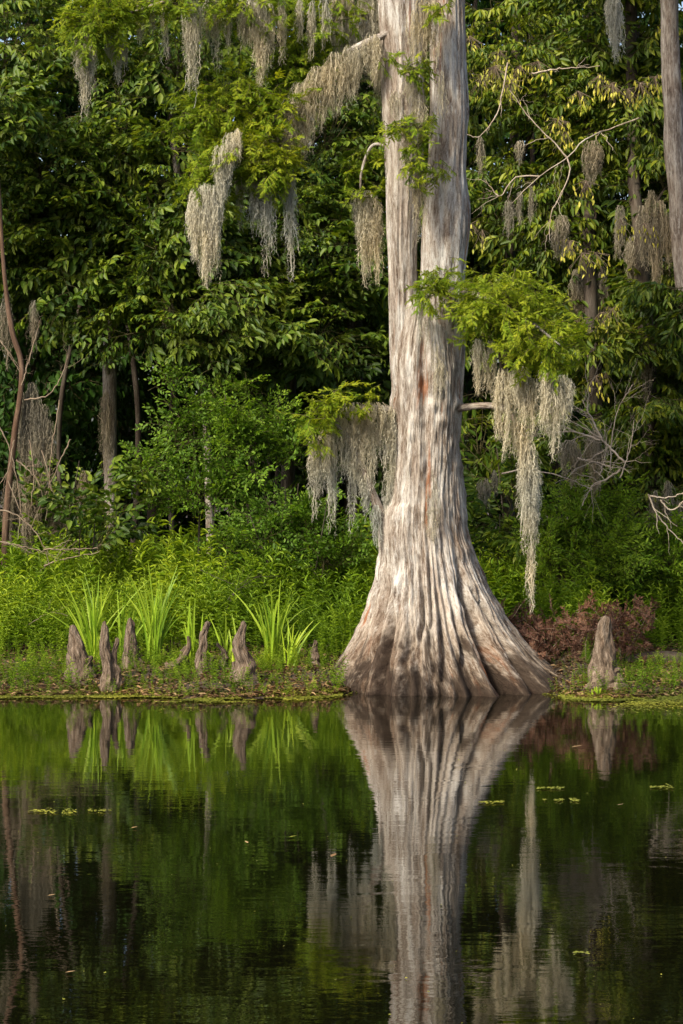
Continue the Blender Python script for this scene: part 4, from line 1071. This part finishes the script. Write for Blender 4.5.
M = MB(); n = 60000
ux = rng.uniform(-6, 6, n); off = -rng.exponential(1, n) * (.06 + .34 * vn(ux * 1.1 + 7, 0 * ux, 97) ** 2 + np.where(ux > 1.5, .16, 0)) + rng.normal(.13, .12, n)
uy = shore(ux) + off
dens = vn(ux * 1.4 + 20, uy * 3, 91) * .6 + vn(ux * 6, uy * 9, 92) * .4 + np.where(ux > 1.0, .16, 0) + np.where(ux < -2.0, .04, 0)
ok = (dens > .42 + .25 * np.clip(-off, 0, 2)) & (np.hypot(ux - px_x(446), uy - D0) > .98) & ((np.abs(ux - px_x(446)) > 1.0) | (uy > D0) | (rng.uniform(0, 1, n) < .12))
ux, uy = ux[ok], uy[ok]; n = len(ux)
zz = np.maximum(gz(ux, uy), 0) + .004 + rng.uniform(0, .010, n)
discs(M, ux, uy, zz, rng.uniform(.006, .017, n), np.clip(rng.normal(.5, .2, n) + .4 * (vn(ux * 2, uy * 4, 93) - .5), 0, 1))
tag(M.build('duckweed', L_weed), 'yellow-green duckweed film along the waterline', 'duckweed', kind='stuff')


def wd(py): return CAM_Z * F_PX / (py - HOR)
def patch(label, x0, x1, py, thick, n, name='duckweed_patch', tone=0):
    M = MB(); d = wd(py)
    px = rng.uniform(x0, x1, n); dd = d + rng.normal(0, thick, n) * (.3 + vn(px * .15, 0 * px, 95))
    ok = vn(px * .12, dd * 3, 96) > .35
    px, dd = px[ok], dd[ok]
    discs(M, (px - 341.5) * dd / F_PX, dd, np.full(len(px), .006) + rng.uniform(0, .004, len(px)), rng.uniform(.005, .012, len(px)), np.clip(rng.normal(.6 + tone, .2, len(px)), 0, 1))
    c = (((x0 + x1) / 2 - 341.5) * d / F_PX, d, .006)
    return tag(M.build(name, L_weed, origin=c), label, 'duckweed', 'floating duckweed patches on open water')


patch('long broken duckweed streak on open water below the knees', 28, 112, 812, .06, 150)
patch('short duckweed streak on the water close to the reflected trunk edge', 478, 504, 803, .05, 90)
patch('yellowish duckweed streak floating below the single shaggy knee', 536, 574, 789, .05, 130)
patch('lower of the two long duckweed streaks near the longest reflected moss beard', 543, 586, 801, .05, 130)
patch('duckweed streak floating near the photo edge below the log', 650, 690, 788, .05, 110)
patch('tiny duckweed speck group farthest out on dark water under the reflected brush', 574, 596, 954, .03, 26)


M = MB(); n = 90
px = rng.uniform(-20, 700, n); py = 725 + 300 * rng.uniform(0, 1, n) ** 1.3; dd = CAM_Z * F_PX / (py - HOR)
discs(M, (px - 341.5) * dd / F_PX, dd, np.full(n, .005), rng.uniform(.002, .006, n), np.clip(rng.normal(.45, .25, n), 0, 1))
tag(M.build('water_specks', L_weed), 'tiny specks of duckweed and pollen drifting on the dark water', 'specks', kind='stuff')


def floating_leaf(label, px, py, yaw, t, m=L_litter, s=.042):
    d = wd(py); M = MB(); lv, lf = leaf_arr(s, s * .4, .3, -.1)
    V = lv @ rot(yaw, .05, 0).T + np.array([(px - 341.5) * d / F_PX, d, .006])
    M.add(V, lf, t)
    return tag(M.build('floating_leaf', m, origin=V[0]), label, 'leaf', 'fallen leaves floating on the water')


exec(compile('''
floating_leaf('pale curled leaf floating alone on dark water below the duckweed streak of the knees', 47, 897, .3, .9)
floating_leaf('orange leaf floating beside the reflection of the mossy limb', 331, 858, 1.2, .55, s=.07)
floating_leaf('pale leaf floating among green reflections next to the reflected trunk', 289, 838, .2, .9, L_weed)
floating_leaf('small pale leaf floating in the middle of the dark green reflection', 248, 844, 2.0, .9)
floating_leaf('pale leaf floating under the knees just past the duckweed streak', 131, 829, .5, .9)
floating_leaf('pale leaf floating in the lowest dark water', 65, 974, 0.2, .8)
floating_leaf('pale leaf floating under the reflected shaggy knee', 571, 748, .2, .8, s=.09)
floating_leaf('pale leaf floating in the reflected bush beyond the long beard', 617, 806, .2, .9)
''', 'floats', 'exec'))

# ------------------------------------------------------------------ camera, light
cam = bpy.data.cameras.new('camera'); co = bpy.data.objects.new('camera', cam); col.objects.link(co)
co.location = (0, 0, CAM_Z); co.rotation_euler = (R_(90), 0, 0)
cam.sensor_fit = 'VERTICAL'; cam.sensor_height = 24; cam.lens = 24 * F_PX / 1024
cam.shift_y = -(512 - HOR) / 1024; cam.clip_end = 2000
sc.camera = co

EL, AZ = 43, -137           # sun height; direction clockwise from the view axis
s = Vector((math.sin(R_(AZ)) * math.cos(R_(EL)), math.cos(R_(AZ)) * math.cos(R_(EL)), math.sin(R_(EL))))
L = bpy.data.lights.new('sun', 'SUN'); L.energy = 3.3; L.angle = R_(10.0); L.color = (1.0, 0.91, 0.74)
lo = bpy.data.objects.new('sun', L); col.objects.link(lo); lo.rotation_euler = s.to_track_quat('Z', 'Y').to_euler()
wd_ = bpy.data.worlds.new('World'); sc.world = wd_; wd_.use_nodes = True
nt = wd_.node_tree; bg = nt.nodes['Background']
sky = nt.nodes.new('ShaderNodeTexSky'); sky.sky_type = 'NISHITA'; sky.sun_disc = False
sky.sun_elevation = R_(EL); sky.sun_rotation = R_(AZ); sky.dust_density = 4.0
nt.links.new(sky.outputs[0], bg.inputs['Color']); bg.inputs['Strength'].default_value = 0.12
vs = sc.view_settings
vs.view_transform = 'Standard'; vs.look = 'None'; vs.exposure = 1.05; vs.gamma = 1.0; vs.use_curve_mapping = False
sc.render.engine = 'CYCLES'
cy = sc.cycles
cy.max_bounces = 6; cy.diffuse_bounces = 3; cy.glossy_bounces = 3; cy.transmission_bounces = 4; cy.use_denoising = True
cy.caustics_reflective = False; cy.caustics_refractive = False
